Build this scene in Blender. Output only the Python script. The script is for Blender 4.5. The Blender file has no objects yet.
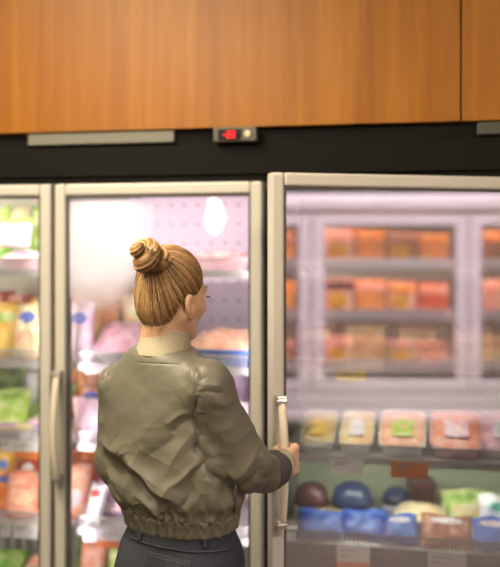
import bpy, math, random
import numpy as np
from mathutils import Vector, Matrix

PI = math.pi
random.seed(7)
rng = np.random.default_rng(11)
sc = bpy.context.scene
COL = sc.collection

# ------------------------------------------------------------------ camera, world, lights, exposure
FPX, CX, HY = 900.0, 250.0, 245.0          # focal length in pixels, centre column, horizon row
PSI = math.radians(11.8)
CAM = np.array([0.0, -2.81, 1.68])
FWD = np.array([-math.sin(PSI), math.cos(PSI), 0.0])
RGT = np.array([math.cos(PSI), math.sin(PSI), 0.0])

cd = bpy.data.cameras.new('camera')
cam = bpy.data.objects.new('camera', cd)
COL.objects.link(cam)
cam.location = CAM
cam.rotation_euler = (PI / 2, 0, PSI)
cd.sensor_fit = 'HORIZONTAL'
cd.sensor_width = 36.0
cd.lens = 36.0 * FPX / 500.0
cd.shift_y = -(283.5 - HY) / 500.0
cd.clip_start = 0.05
cd.dof.use_dof = True
cd.dof.focus_distance = 2.2
cd.dof.aperture_fstop = 1.7
sc.camera = cam

w = bpy.data.worlds.new('world')
sc.world = w
w.use_nodes = True
w.node_tree.nodes['Background'].inputs[0].default_value = (1.0, 0.9, 0.76, 1)
w.node_tree.nodes['Background'].inputs[1].default_value = 0.10

sc.view_settings.view_transform = 'Standard'
sc.view_settings.look = 'None'
sc.view_settings.gamma = 1.0
sc.view_settings.exposure = 0.0
sc.cycles.use_denoising = True
sc.cycles.max_bounces = 8
sc.cycles.diffuse_bounces = 3
sc.cycles.glossy_bounces = 4
sc.cycles.transmission_bounces = 6
sc.cycles.transparent_max_bounces = 24
sc.cycles.caustics_reflective = False
sc.cycles.caustics_refractive = False
sc.cycles.sample_clamp_indirect = 4.0


def area(name, loc, aim, sx, sy, power, color, spread=180):
    l = bpy.data.lights.new(name, 'AREA')
    l.shape = 'RECTANGLE'
    l.size, l.size_y, l.energy, l.color = sx, sy, power, color
    l.spread = math.radians(spread)
    o = bpy.data.objects.new(name, l)
    COL.objects.link(o)
    o.location = loc
    o.rotation_euler = (Vector(aim) - Vector(loc)).to_track_quat('-Z', 'Y').to_euler()
    return o


WARM = (1.0, 0.86, 0.66)
area('ceiling_lamp_aisle', (-1.4, -1.2, 3.08), (-0.85, -0.8, 0.9), 1.1, 0.5, 31, WARM, 110)
area('ceiling_lamp_wall', (-1.5, -2.6, 3.1), (-1.2, 0, 2.6), 1.2, 0.4, 57, WARM)
area('ceiling_lamp_side', (1.3, -2.4, 3.1), (-0.1, -0.3, 1.3), 0.9, 0.4, 11, WARM, 100)
area('ceiling_lamp_back', (0.6, -5.0, 3.08), (-0.3, -1, 0.9), 3.0, 1.2, 8, WARM)

# ------------------------------------------------------------------ helpers
MATS = {}


def lin(c):
    return tuple(((v / 255.0) / 12.92 if v / 255.0 <= 0.04045 else ((v / 255.0 + 0.055) / 1.055) ** 2.4) for v in c) + (1.0,)


def mat(name, rgb, rough=0.5, metal=0.0, spec=0.5, rgb2=None, scale=8.0, bump=0.0, bscale=60.0, emit=0.0, sheen=0.0, sharp=0.15, detail=3.0, coat=0.0):
    if name in MATS:
        return MATS[name]
    m = bpy.data.materials.new(name)
    m.use_nodes = True
    nt = m.node_tree
    b = nt.nodes['Principled BSDF']
    b.inputs['Base Color'].default_value = lin(rgb)
    b.inputs['Roughness'].default_value = rough
    b.inputs['Metallic'].default_value = metal
    b.inputs['Specular IOR Level'].default_value = spec
    b.inputs['Coat Weight'].default_value = coat
    if sheen:
        b.inputs['Sheen Weight'].default_value = sheen
    tc = nt.nodes.new('ShaderNodeTexCoord')
    if rgb2 is not None:
        n = nt.nodes.new('ShaderNodeTexNoise')
        n.inputs['Scale'].default_value = scale
        n.inputs['Detail'].default_value = detail
        r = nt.nodes.new('ShaderNodeValToRGB')
        r.color_ramp.elements[0].position = 0.5 - sharp
        r.color_ramp.elements[1].position = 0.5 + sharp
        r.color_ramp.elements[0].color = lin(rgb)
        r.color_ramp.elements[1].color = lin(rgb2)
        nt.links.new(tc.outputs['Object'], n.inputs['Vector'])
        nt.links.new(n.outputs['Fac'], r.inputs['Fac'])
        nt.links.new(r.outputs['Color'], b.inputs['Base Color'])
    if bump:
        n2 = nt.nodes.new('ShaderNodeTexNoise')
        n2.inputs['Scale'].default_value = bscale
        n2.inputs['Detail'].default_value = 3
        bp = nt.nodes.new('ShaderNodeBump')
        bp.inputs['Strength'].default_value = bump
        bp.inputs['Distance'].default_value = 0.01
        nt.links.new(tc.outputs['Object'], n2.inputs['Vector'])
        nt.links.new(n2.outputs['Fac'], bp.inputs['Height'])
        nt.links.new(bp.outputs['Normal'], b.inputs['Normal'])
    if emit:
        b.inputs['Emission Color'].default_value = lin(rgb)
        b.inputs['Emission Strength'].default_value = emit
    MATS[name] = m
    return m


class MB:
    """collects boxes, tubes and lofts; build() links them as one mesh object"""

    def __init__(self):
        self.v, self.f, self.mi = [], [], []

    def add(self, v, f, mi=0):
        o = len(self.v)
        self.v.extend([tuple(map(float, p)) for p in v])
        self.f.extend([tuple(i + o for i in q) for q in f])
        self.mi.extend([mi] * len(f))
        return self

    def box(self, x0, x1, y0, y1, z0, z1, mi=0):
        v = [(x, y, z) for x in (x0, x1) for y in (y0, y1) for z in (z0, z1)]
        f = [(0, 1, 3, 2), (4, 6, 7, 5), (0, 4, 5, 1), (2, 3, 7, 6), (0, 2, 6, 4), (1, 5, 7, 3)]
        return self.add(v, f, mi)

    def tube(self, pts, r, n=8, mi=0, caps=True, flat=1.0):
        pts = [np.array(p, float) for p in pts]
        m = len(pts)
        rr = r if hasattr(r, '__len__') else [r] * m
        vs, fs = [], []
        up = None
        for i, p in enumerate(pts):
            t = pts[min(i + 1, m - 1)] - pts[max(i - 1, 0)]
            t = t / (np.linalg.norm(t) + 1e-12)
            if up is None:
                a = np.array([0, 0, 1.0]) if abs(t[2]) < 0.9 else np.array([1.0, 0, 0])
                up = np.cross(t, a)
                up /= np.linalg.norm(up)
            up = up - t * np.dot(up, t)
            up /= np.linalg.norm(up) + 1e-12
            b = np.cross(t, up)
            for k in range(n):
                a = 2 * PI * k / n
                vs.append(p + rr[i] * (math.cos(a) * up * flat + math.sin(a) * b))
        for i in range(m - 1):
            for k in range(n):
                k2 = (k + 1) % n
                fs.append((i * n + k, i * n + k2, (i + 1) * n + k2, (i + 1) * n + k))
        if caps:
            fs.append(tuple(reversed(range(n))))
            fs.append(tuple((m - 1) * n + k for k in range(n)))
        return self.add(vs, fs, mi)

    def lathe(self, prof, n=24, c=(0, 0, 0), mi=0):
        vs, fs = [], []
        for (r, z) in prof:
            for k in range(n):
                a = 2 * PI * k / n
                vs.append((c[0] + r * math.cos(a), c[1] + r * math.sin(a), c[2] + z))
        for i in range(len(prof) - 1):
            for k in range(n):
                k2 = (k + 1) % n
                fs.append((i * n + k, i * n + k2, (i + 1) * n + k2, (i + 1) * n + k))
        fs.append(tuple(reversed(range(n))))
        fs.append(tuple((len(prof) - 1) * n + k for k in range(n)))
        return self.add(vs, fs, mi)

    def prism(self, poly, y0, y1, mi=0):
        """polygon in (x, z) pushed from y0 to y1"""
        n = len(poly)
        v = [(x, y0, z) for x, z in poly] + [(x, y1, z) for x, z in poly]
        f = [tuple(range(n)), tuple(reversed(range(n, 2 * n)))]
        f += [(i, i + n, (i + 1) % n + n, (i + 1) % n) for i in range(n)]
        return self.add(v, f, mi)

    def prism_x(self, poly, x0, x1, mi=0):
        """polygon in (y, z) pushed from x0 to x1"""
        n = len(poly)
        v = [(x0, y, z) for y, z in poly] + [(x1, y, z) for y, z in poly]
        f = [tuple(range(n)), tuple(reversed(range(n, 2 * n)))]
        f += [(i, i + n, (i + 1) % n + n, (i + 1) % n) for i in range(n)]
        return self.add(v, f, mi)

    def build(self, name, m, parent=None, smooth=False, bevel=0.0, label=None):
        me = bpy.data.meshes.new(name)
        me.from_pydata(self.v, [], self.f)
        ms = m if isinstance(m, (list, tuple)) else [m]
        for x in ms:
            me.materials.append(x)
        me.polygons.foreach_set('material_index', self.mi)
        if smooth:
            me.polygons.foreach_set('use_smooth', [True] * len(self.f))
        import bmesh
        bm = bmesh.new()
        bm.from_mesh(me)
        bmesh.ops.recalc_face_normals(bm, faces=bm.faces)
        bm.to_mesh(me)
        bm.free()
        o = bpy.data.objects.new(name, me)
        COL.objects.link(o)
        if parent is not None:
            o.parent = parent
        if bevel:
            md = o.modifiers.new('bevel', 'BEVEL')
            md.width = bevel
            md.segments = 2
            md.limit_method = 'ANGLE'
        if label:
            o['label'] = label
        return o


def np_mesh(name, V, F, m, parent=None, smooth=True, attr=None):
    """mesh object straight from arrays; F is (n,4) or (n,3)"""
    me = bpy.data.meshes.new(name)
    F = np.asarray(F)
    k = F.shape[1]
    me.vertices.add(len(V))
    me.vertices.foreach_set('co', np.asarray(V, np.float32).ravel())
    me.loops.add(F.size)
    me.loops.foreach_set('vertex_index', F.astype(np.int32).ravel())
    me.polygons.add(len(F))
    me.polygons.foreach_set('loop_start', np.arange(0, F.size, k, dtype=np.int32))
    me.polygons.foreach_set('loop_total', np.full(len(F), k, np.int32))
    if smooth:
        me.polygons.foreach_set('use_smooth', np.ones(len(F), bool))
    me.materials.append(m)
    if attr is not None:
        a = me.attributes.new('tone', 'FLOAT', 'POINT')
        a.data.foreach_set('value', np.asarray(attr, np.float32))
    me.update()
    me.validate()
    o = bpy.data.objects.new(name, me)
    COL.objects.link(o)
    if parent is not None:
        o.parent = parent
    return o


def empty(name, loc, rz=0.0, label=None, cat=None, group=None):
    o = bpy.data.objects.new(name, None)
    o.empty_display_size = 0.05
    COL.objects.link(o)
    o.location = loc
    o.rotation_euler = (0, 0, rz)
    tag(o, label, cat, group)
    return o


def tag(o, label=None, cat=None, group=None, kind=None):
    if label:
        o['label'] = label
    if cat:
        o['category'] = cat
    if group:
        o['group'] = group
    if kind:
        o['kind'] = kind
    return o


def at(px, py, Y):
    """the point of the plane y = Y seen at pixel (px, py)"""
    u, v = (px - CX) / FPX, (HY - py) / FPX
    d = FWD + RGT * u + np.array([0, 0, v])
    return CAM + d * ((Y - CAM[1]) / d[1])


# ------------------------------------------------------------------ materials
M_frame = mat('warm_grey_aluminium', (206, 202, 188), rough=0.45, metal=0.1, spec=0.4)
M_frame_white = mat('white_lacquered_metal', (226, 214, 218), rough=0.4)
M_black = mat('black_fascia', (17, 16, 11), rough=0.7, spec=0.15)
M_dark = mat('dark_gasket', (30, 29, 26), rough=0.6)
M_bead = mat('grey_bead', (86, 82, 72), rough=0.5)
M_mull = mat('dark_mullion', (66, 64, 58), rough=0.5)
M_inner = mat('white_liner', (222, 216, 220), rough=0.5)
M_grey = mat('grey_plate', (120, 118, 104), rough=0.5)
M_shelf = mat('white_wire', (225, 222, 220), rough=0.4)
M_rail = mat('clear_rail', (186, 182, 178), rough=0.35)
M_chrome = mat('brushed_steel', (200, 196, 184), rough=0.28, metal=0.8)
M_floor = mat('floor_tile', (112, 102, 90), rough=0.35, rgb2=(100, 92, 80), scale=3)
M_ceil = mat('ceiling_paint', (205, 200, 190), rough=0.8)
M_wall = mat('wall_paint', (196, 184, 164), rough=0.8)


def liner_mat():
    """white back liner with rows of small round holes"""
    m = bpy.data.materials.new('perforated_liner')
    m.use_nodes = True
    nt = m.node_tree
    b = nt.nodes['Principled BSDF']
    b.inputs['Roughness'].default_value = 0.5
    tc = nt.nodes.new('ShaderNodeTexCoord')
    mp = nt.nodes.new('ShaderNodeVectorMath')
    mp.operation = 'MODULO'
    mp.inputs[1].default_value = (0.055, 10.0, 0.075)
    ad = nt.nodes.new('ShaderNodeVectorMath')
    ad.operation = 'ADD'
    ad.inputs[1].default_value = (10.01, 0.0, 9.0)
    sb = nt.nodes.new('ShaderNodeVectorMath')
    sb.operation = 'MULTIPLY'
    sb.inputs[1].default_value = (1, 0, 1)
    ds = nt.nodes.new('ShaderNodeVectorMath')
    ds.operation = 'DISTANCE'
    ds.inputs[1].default_value = (0.0275, 0.0, 0.0375)
    gt = nt.nodes.new('ShaderNodeMath')
    gt.operation = 'LESS_THAN'
    gt.inputs[1].default_value = 0.0065
    mx = nt.nodes.new('ShaderNodeMix')
    mx.data_type = 'RGBA'
    mx.inputs[6].default_value = lin((206, 190, 204))
    mx.inputs[7].default_value = lin((140, 122, 140))
    L = nt.links.new
    L(tc.outputs['Object'], ad.inputs[0])
    L(ad.outputs[0], mp.inputs[0])
    L(mp.outputs[0], sb.inputs[0])
    L(sb.outputs[0], ds.inputs[0])
    L(ds.outputs['Value'], gt.inputs[0])
    L(gt.outputs[0], mx.inputs[0])
    L(mx.outputs[2], b.inputs['Base Color'])
    return m


M_liner = liner_mat()


def wood_mat():
    m = bpy.data.materials.new('oak_veneer')
    m.use_nodes = True
    nt = m.node_tree
    b = nt.nodes['Principled BSDF']
    b.inputs['Roughness'].default_value = 0.42
    b.inputs['Specular IOR Level'].default_value = 0.35
    tc = nt.nodes.new('ShaderNodeTexCoord')
    mp = nt.nodes.new('ShaderNodeMapping')
    mp.inputs['Scale'].default_value = (11.0, 11.0, 0.4)
    n = nt.nodes.new('ShaderNodeTexNoise')
    n.inputs['Scale'].default_value = 1.6
    n.inputs['Detail'].default_value = 6
    n.inputs['Roughness'].default_value = 0.62
    n.inputs['Distortion'].default_value = 0.6
    r = nt.nodes.new('ShaderNodeValToRGB')
    e = r.color_ramp.elements
    e[0].position, e[0].color = 0.25, lin((146, 88, 15))
    e[1].position, e[1].color = 0.72, lin((184, 121, 29))
    x = r.color_ramp.elements.new(0.5)
    x.color = lin((166, 105, 21))
    mp2 = nt.nodes.new('ShaderNodeMapping')
    mp2.inputs['Scale'].default_value = (1.6, 1.6, 0.25)
    n2 = nt.nodes.new('ShaderNodeTexNoise')
    n2.inputs['Scale'].default_value = 2.0
    n2.inputs['Detail'].default_value = 2
    mx = nt.nodes.new('ShaderNodeMix')
    mx.data_type = 'RGBA'
    mx.blend_type = 'MULTIPLY'
    mx.inputs[0].default_value = 0.55
    r2 = nt.nodes.new('ShaderNodeValToRGB')
    r2.color_ramp.elements[0].position, r2.color_ramp.elements[0].color = 0.3, (0.62, 0.55, 0.5, 1)
    r2.color_ramp.elements[1].position, r2.color_ramp.elements[1].color = 0.7, (1, 1, 1, 1)
    L = nt.links.new
    L(tc.outputs['Object'], mp.inputs['Vector'])
    L(mp.outputs['Vector'], n.inputs['Vector'])
    L(n.outputs['Fac'], r.inputs['Fac'])
    L(tc.outputs['Object'], mp2.inputs['Vector'])
    L(mp2.outputs['Vector'], n2.inputs['Vector'])
    L(n2.outputs['Fac'], r2.inputs['Fac'])
    L(r.outputs['Color'], mx.inputs[6])
    L(r2.outputs['Color'], mx.inputs[7])
    L(mx.outputs[2], b.inputs['Base Color'])
    return m


M_wood = wood_mat()


def glass_mat(name, mirror, haze, tint=(0.96, 0.97, 0.97), spot=None, rough=0.0):
    """coated cabinet glass: clear + mirror + an even white haze; spot = (centre, radii, amount): a denser white patch"""
    m = bpy.data.materials.new(name)
    m.use_nodes = True
    nt = m.node_tree
    nt.nodes.clear()
    out = nt.nodes.new('ShaderNodeOutputMaterial')
    tr = nt.nodes.new('ShaderNodeBsdfTransparent')
    tr.inputs[0].default_value = (*tint, 1)
    gl = nt.nodes.new('ShaderNodeBsdfGlossy')
    gl.inputs['Roughness'].default_value = rough
    gl.inputs['Color'].default_value = (1, 1, 1, 1)
    mx = nt.nodes.new('ShaderNodeMixShader')
    lw = nt.nodes.new('ShaderNodeLayerWeight')
    lw.inputs['Blend'].default_value = 0.35
    mr = nt.nodes.new('ShaderNodeMapRange')
    mr.inputs['To Min'].default_value = mirror
    mr.inputs['To Max'].default_value = min(1.0, mirror + 0.6)
    L = nt.links.new
    L(lw.outputs['Fresnel'], mr.inputs['Value'])
    mr.inputs['From Min'].default_value = 0.05
    L(mr.outputs[0], mx.inputs[0])
    L(tr.outputs[0], mx.inputs[1])
    L(gl.outputs[0], mx.inputs[2])
    df = nt.nodes.new('ShaderNodeBsdfDiffuse')
    df.inputs[0].default_value = (0.92, 0.92, 0.95, 1)
    tl = nt.nodes.new('ShaderNodeBsdfTranslucent')
    tl.inputs[0].default_value = (0.92, 0.92, 0.95, 1)
    fm = nt.nodes.new('ShaderNodeMixShader')
    fm.inputs[0].default_value = 0.5
    L(df.outputs[0], fm.inputs[1])
    L(tl.outputs[0], fm.inputs[2])
    m2 = nt.nodes.new('ShaderNodeMixShader')
    L(mx.outputs[0], m2.inputs[1])
    L(fm.outputs[0], m2.inputs[2])
    m2.inputs[0].default_value = haze
    if spot:
        c, rad, amt = spot
        tc = nt.nodes.new('ShaderNodeTexCoord')
        s = nt.nodes.new('ShaderNodeVectorMath')
        s.operation = 'SUBTRACT'
        s.inputs[1].default_value = c
        dv = nt.nodes.new('ShaderNodeVectorMath')
        dv.operation = 'DIVIDE'
        dv.inputs[1].default_value = rad
        ln = nt.nodes.new('ShaderNodeVectorMath')
        ln.operation = 'LENGTH'
        nz = nt.nodes.new('ShaderNodeTexNoise')
        nz.inputs['Scale'].default_value = 7.0
        ad = nt.nodes.new('ShaderNodeMath')
        ad.operation = 'MULTIPLY_ADD'
        ad.inputs[1].default_value = 0.5
        r = nt.nodes.new('ShaderNodeMapRange')
        r.interpolation_type = 'SMOOTHSTEP'
        r.inputs['From Min'].default_value = 0.65
        r.inputs['From Max'].default_value = 1.35
        r.inputs['To Min'].default_value = amt
        r.inputs['To Max'].default_value = haze
        L(tc.outputs['Object'], s.inputs[0])
        L(s.outputs[0], dv.inputs[0])
        L(dv.outputs[0], ln.inputs[0])
        L(tc.outputs['Object'], nz.inputs['Vector'])
        L(nz.outputs['Fac'], ad.inputs[0])
        L(ln.outputs['Value'], ad.inputs[2])
        L(ad.outputs[0], r.inputs['Value'])
        L(r.outputs[0], m2.inputs[0])
    L(m2.outputs[0], out.inputs['Surface'])
    return m


# ------------------------------------------------------------------ room shell
def struct(name, mb, m, **k):
    o = mb.build(name, m, **k)
    o['kind'] = 'structure'
    return o


CEIL = 3.2
struct('floor', MB().box(-5, 5.5, -8.2, 1.0, -0.1, 0), M_floor)
struct('ceiling', MB().box(-5, 5.5, -8.2, 1.0, CEIL, CEIL + 0.1), M_ceil)
struct('wall_back', MB().box(-5, 5.5, 0.8, 1.0, 0, CEIL), M_wall)
struct('wall_front', MB().box(-5, 5.5, -8.3, -8.2, 0, CEIL), M_wall)
seam = at(461, 60, -0.03)[0]
WOODZ = 2.053
struct('trim_1', MB().box(-2.9, seam - 0.0025, -0.03, 0.0, WOODZ, CEIL), M_wood, bevel=0.002)
struct('trim_2', MB().box(seam + 0.0025, 1.6, -0.03, 0.0, WOODZ, CEIL), M_wood, bevel=0.002)
struct('trim_3', MB().box(-2.9, 1.6, 0.0, 0.02, WOODZ + 0.004, CEIL), M_black)

# ------------------------------------------------------------------ the refrigerated cabinet
XL, XA, XB, XH = -1.98, -1.2425, -0.5325, 0.258     # bay edges: first, second, third door and its hinge
DZ0, DZ1 = 0.42, 1.88
YB = 0.62
fr = empty('refrigerated_cabinet', (-0.9, 0.3, 0), 0, 'long upright refrigerated cabinet with glass doors and black fascia under wood panelling', 'cabinet')
OX, OY = -0.9, 0.3                                # parts are given in world coordinates and shifted to the cabinet's base


def part(mb, name, m, parent=None, **k):
    p = parent or fr
    if p is fr:
        mb.v = [(x - OX, y - OY, z) for x, y, z in mb.v]
    return mb.build(name, m, parent=p, **k)


XE = XH + 0.06
part(MB().box(XL - 0.06, XE, -0.005, 0.06, DZ1 + 0.002, 2.05).box(XL - 0.06, XE, 0.06, YB + 0.06, 1.97, 2.05), 'fascia', M_black, bevel=0.004)
part(MB().box(XL - 0.06, XE, -0.016, -0.005, 1.905, 2.0), 'fascia_panel', mat('black_panel', (19, 18, 12), rough=0.7, spec=0.15), bevel=0.003)
part(MB().box(XL - 0.06, XA, YB, YB + 0.06, 0.1, 1.97), 'back_panel', mat('cream_liner', (214, 208, 186), rough=0.6))
part(MB().box(XA, XB, YB, YB + 0.06, 0.1, 1.97), 'back_panel', M_liner)
part(MB().box(XB, XE, YB, YB + 0.06, 0.1, 1.97), 'back_panel', mat('sage_liner', (176, 184, 156), rough=0.6))
part(MB().box(XL - 0.06, XL, 0.06, YB, 0.1, 1.97), 'side_panel', M_inner)
part(MB().box(XE - 0.04, XE, 0.06, YB, 0.1, 1.97), 'side_panel', M_inner)
part(MB().box(XL - 0.06, XE, 0.06, YB, 1.93, 1.97), 'top_liner', M_inner)
part(MB().box(XB - 0.006, XB + 0.006, 0.06, YB, 0.40, 1.93), 'light_baffle', mat('grey_baffle', (120, 116, 112), rough=0.5))  # unseen panel added to block the second bay's light from the third
part(MB().box(XL - 0.06, XE, -0.005, YB + 0.06, 0.0012, 0.1).box(XL - 0.06, XE, -0.005, 0.06, 0.1, DZ0 - 0.004), 'plinth', M_mull)
part(MB().box(XL, XE - 0.04, 0.06, YB, 0.36, 0.40), 'deck', M_inner)
for x, mm in ((XA, M_mull), (XB, M_mull), (XL + 0.0, M_mull), (XH + 0.01, M_mull)):
    part(MB().box(x - 0.026, x + 0.026, 0.006, 0.06, DZ0 - 0.004, DZ1 + 0.002), 'mullion', mm, bevel=0.003)
# ribbed grey riser at the back of the lowest deck
rb = MB()
x = XL
while x < XE - 0.05:
    rb.box(x, x + 0.022, 0.485, 0.512, 0.42, 0.66)
    x += 0.046
rb.box(XL, XE - 0.04, 0.512, 0.52, 0.41, 0.66)
part(rb, 'ribbed_grille', mat('ribbed_grey', (150, 148, 136), rough=0.6))

# narrow plates above the fascia, and the thermostat
p0, p1 = at(28, 140, -0.02), at(174, 140, -0.02)
part(MB().box(p0[0], p1[0], -0.022, -0.005, 2.012, 2.05), 'cover_plate', M_grey, bevel=0.003)
p0 = at(477, 130, -0.02)
part(MB().box(p0[0], XE + 0.0, -0.022, -0.005, 2.012, 2.05), 'cover_plate', mat('dark_plate', (70, 70, 58), rough=0.5), bevel=0.003)
a0, a1 = at(213, 134, -0.05), at(256, 134, -0.05)
th = part(MB().box(a0[0], a1[0], -0.05, -0.005, 2.006, 2.052), 'thermostat', mat('thermostat_case', (92, 88, 72), rough=0.45), bevel=0.004)
b0, b1 = at(218, 134, -0.053), at(241, 134, -0.053)
MB().box(b0[0] - OX, b1[0] - OX, -0.053 - OY, -0.049 - OY, 2.012, 2.044).build('display', mat('black_display', (12, 10, 10), rough=0.2), parent=th)
seg = MB()
red = mat('red_led', (255, 16, 40), emit=1.7)


def digit(mb, x, z, w_, h_, on, t=0.0032):
    y0, y1 = -0.0545 - OY, -0.0525 - OY
    if 'a' in on: mb.box(x, x + w_, y0, y1, z + h_ - t, z + h_)
    if 'g' in on: mb.box(x, x + w_, y0, y1, z + h_ / 2 - t / 2, z + h_ / 2 + t / 2)
    if 'd' in on: mb.box(x, x + w_, y0, y1, z, z + t)
    if 'f' in on: mb.box(x, x + t, y0, y1, z + h_ / 2, z + h_)
    if 'e' in on: mb.box(x, x + t, y0, y1, z, z + h_ / 2)
    if 'b' in on: mb.box(x + w_ - t, x + w_, y0, y1, z + h_ / 2, z + h_)
    if 'c' in on: mb.box(x + w_ - t, x + w_, y0, y1, z, z + h_ / 2)


dx = b0[0] - OX + 0.016
digit(seg, dx, 2.0175, 0.008, 0.02, 'g')
digit(seg, dx + 0.0125, 2.0175, 0.0105, 0.02, 'abged')
digit(seg, dx + 0.027, 2.0175, 0.0105, 0.02, 'abcdef')
seg.build('led_digit', red, parent=th)
c0 = at(247.5, 134, -0.053)
kb = MB()
n = 20
kb.lathe([(0.0105, 0), (0.0105, 0.004), (0.008, 0.006)], n=20)
kb.v = [(c0[0] - OX + x, -0.05 - OY - z, 2.029 + y) for x, y, z in kb.v]
kb.build('button', mat('cream_button', (226, 208, 168), rough=0.4), parent=th, smooth=False)

# --- shelves
SHZ = [1.585, 1.262, 0.985, 0.695]
SHY0, SHY1 = 0.115, 0.56
M_tag = mat('white_card', (238, 232, 234), rough=0.6)
M_tag_o = mat('orange_card', (244, 134, 52), rough=0.6)
M_tag_y = mat('yellow_card', (240, 206, 60), rough=0.6)
M_print = mat('grey_print', (150, 145, 150), rough=0.7)
SHELF = {}
for bi, (x0, x1) in enumerate(((XL, XA), (XA, XB), (XB, XH))):
    for si, z in enumerate(SHZ):
        mb = MB()
        mb.box(x0 + 0.012, x1 - 0.012, SHY0, SHY1, z - 0.012, z)
        sh = part(mb, 'shelf', M_shelf, bevel=0.003)
        mb = MB()
        mb.box(x0 + 0.012, x1 - 0.012, SHY0 - 0.006, SHY0 + 0.002, z - 0.014, z + 0.01)
        mb.box(x0 + 0.012, x1 - 0.012, SHY0 - 0.004, SHY0 + 0.002, z + 0.045, z + 0.05)
        k = x0 + 0.02
        while k < x1 - 0.014:
            mb.box(k, k + 0.004, SHY0 - 0.003, SHY0 + 0.001, z + 0.008, z + 0.046)
            k += 0.0135
        mb.v = [(x - OX, y - OY, zz) for x, y, zz in mb.v]
        mb.build('front_rail', M_rail if (bi, si) != (2, 3) else mat('dark_rail', (70, 62, 66), rough=0.4), parent=sh)  # this shelf's rail is a darker copy of the others
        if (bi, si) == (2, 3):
            MB().box(x0 + 0.012 - OX, x1 - 0.012 - OX, SHY0 - 0.004 - OY, SHY0 + 0.004 - OY, z - 0.21, z - 0.016).build('dark_sheet', mat('dark_brown_sheet', (48, 40, 42), rough=0.5), parent=sh)  # dark sheet added under this shelf alone, darkening the space below
        SHELF[bi, si] = sh


def price_tag(bay, si, px0, px1, m0, h=0.044, m1=None, drop=0.0):
    """card clipped to a shelf's front rail: plain field with small print, coloured strip below"""
    z = SHZ[si] + 0.012 - drop
    y = SHY0 - 0.012
    x0, x1 = at(px0, 300, y)[0], at(px1, 300, y)[0]
    mb = MB()
    s = 0.40 if m1 is not None else 0.0
    mb.box(x0 - OX, x1 - OX, y - OY - 0.002, y - OY, z - h * (1 - s), z, 0)
    if m1 is not None:
        mb.box(x0 - OX, x1 - OX, y - OY - 0.002, y - OY, z - h, z - h * (1 - s), 1)
    wd = x1 - x0
    for q in range(2):
        mb.box(x0 - OX + wd * 0.1, x0 - OX + wd * (0.6 - 0.15 * q), y - OY - 0.0026, y - OY - 0.0018, z - h * (0.16 + 0.2 * q) - 0.004, z - h * (0.16 + 0.2 * q), 2)
    mb.build('price_tag', [m0, m1 or m0, M_print], parent=SHELF[bay, si])


price_tag(0, 2, 15, 38, M_tag, 0.062, M_tag_o)
price_tag(0, 2, 2, 14, M_tag, 0.04)
price_tag(0, 3, 14, 37, M_tag, 0.05)
price_tag(0, 3, 0, 11, M_tag, 0.05)
price_tag(1, 1, 86, 110, M_tag, 0.035)
price_tag(1, 3, 98, 130, M_tag, 0.062, M_tag_o)
price_tag(1, 3, 84, 97, M_tag, 0.045)
price_tag(1, 1, 205, 228, M_tag, 0.035)
price_tag(2, 2, 330, 364, M_tag, 0.045, None, 0.01)
price_tag(2, 2, 391, 428, M_tag_o, 0.05, M_tag_o, 0.01)
price_tag(2, 1, 337, 366, M_tag_y, 0.03)
price_tag(2, 3, 337, 370, M_tag, 0.085, M_tag_o, 0.0)
price_tag(2, 3, 428, 467, M_tag, 0.085, M_tag_o, 0.0)

# --- doors
FW, FT = 0.038, 0.045                              # frame face width, frame thickness


def make_door(width, h0, h1, glass, handle_side, fw=FW, m_frame=None, m_seal=None):
    """door in its own frame: x from 0 (hinge) to -width, front face at y = 0, thickness towards +y"""
    mf = m_frame or M_frame
    f = MB()
    xs = (-width, 0)
    f.box(-width, -width + fw, 0, FT, h0, h1)
    f.box(-fw, 0, 0, FT, h0, h1)
    f.box(-width + fw, -fw, 0, FT, h1 - fw, h1)
    f.box(-width + fw, -fw, 0, FT, h0, h0 + fw)
    root = f.build('door', mf, bevel=0.007)
    b = MB()                                        # thin inner bead
    t = 0.007
    X0, X1, Z0, Z1 = -width + fw, -fw, h0 + fw, h1 - fw
    for (a0, a1, c0_, c1_) in ((X0, X0 + t, Z0, Z1), (X1 - t, X1, Z0, Z1), (X0 + t, X1 - t, Z1 - t, Z1), (X0 + t, X1 - t, Z0, Z0 + t)):
        b.box(a0, a1, 0.008, FT - 0.004, c0_, c1_)
    b.build('bead', m_seal or M_bead, parent=root)
    g = MB().box(X0 + t * 0.5, X1 - t * 0.5, 0.018, 0.023, Z0 + t * 0.5, Z1 - t * 0.5)
    g.build('pane', glass, parent=root)
    if handle_side:
        xh = -width + fw * 0.5
        hz0, hz1 = 0.922, 1.258
        hb = MB()
        pts, N = [], 18
        for i in range(N + 1):
            s = i / N
            pts.append((xh + 0.003, -0.026 - 0.03 * math.sin(PI * s) ** 0.8, hz0 + (hz1 - hz0) * s))
        hb.tube(pts, 0.0115, n=12, flat=0.8)
        h = hb.build('handle', mat('cream_handle', (224, 214, 188), rough=0.35), parent=root, smooth=True)
        for zc in (hz0, hz1):
            br = MB()
            br.box(xh - 0.013, xh + 0.015, -0.038, 0.0, zc - 0.012, zc + 0.012)
            br.box(xh - 0.0145, xh + 0.0165, -0.040, -0.030, zc - 0.004, zc + 0.004)
            br.build('bracket', M_chrome, parent=root, bevel=0.003)
    return root


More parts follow.
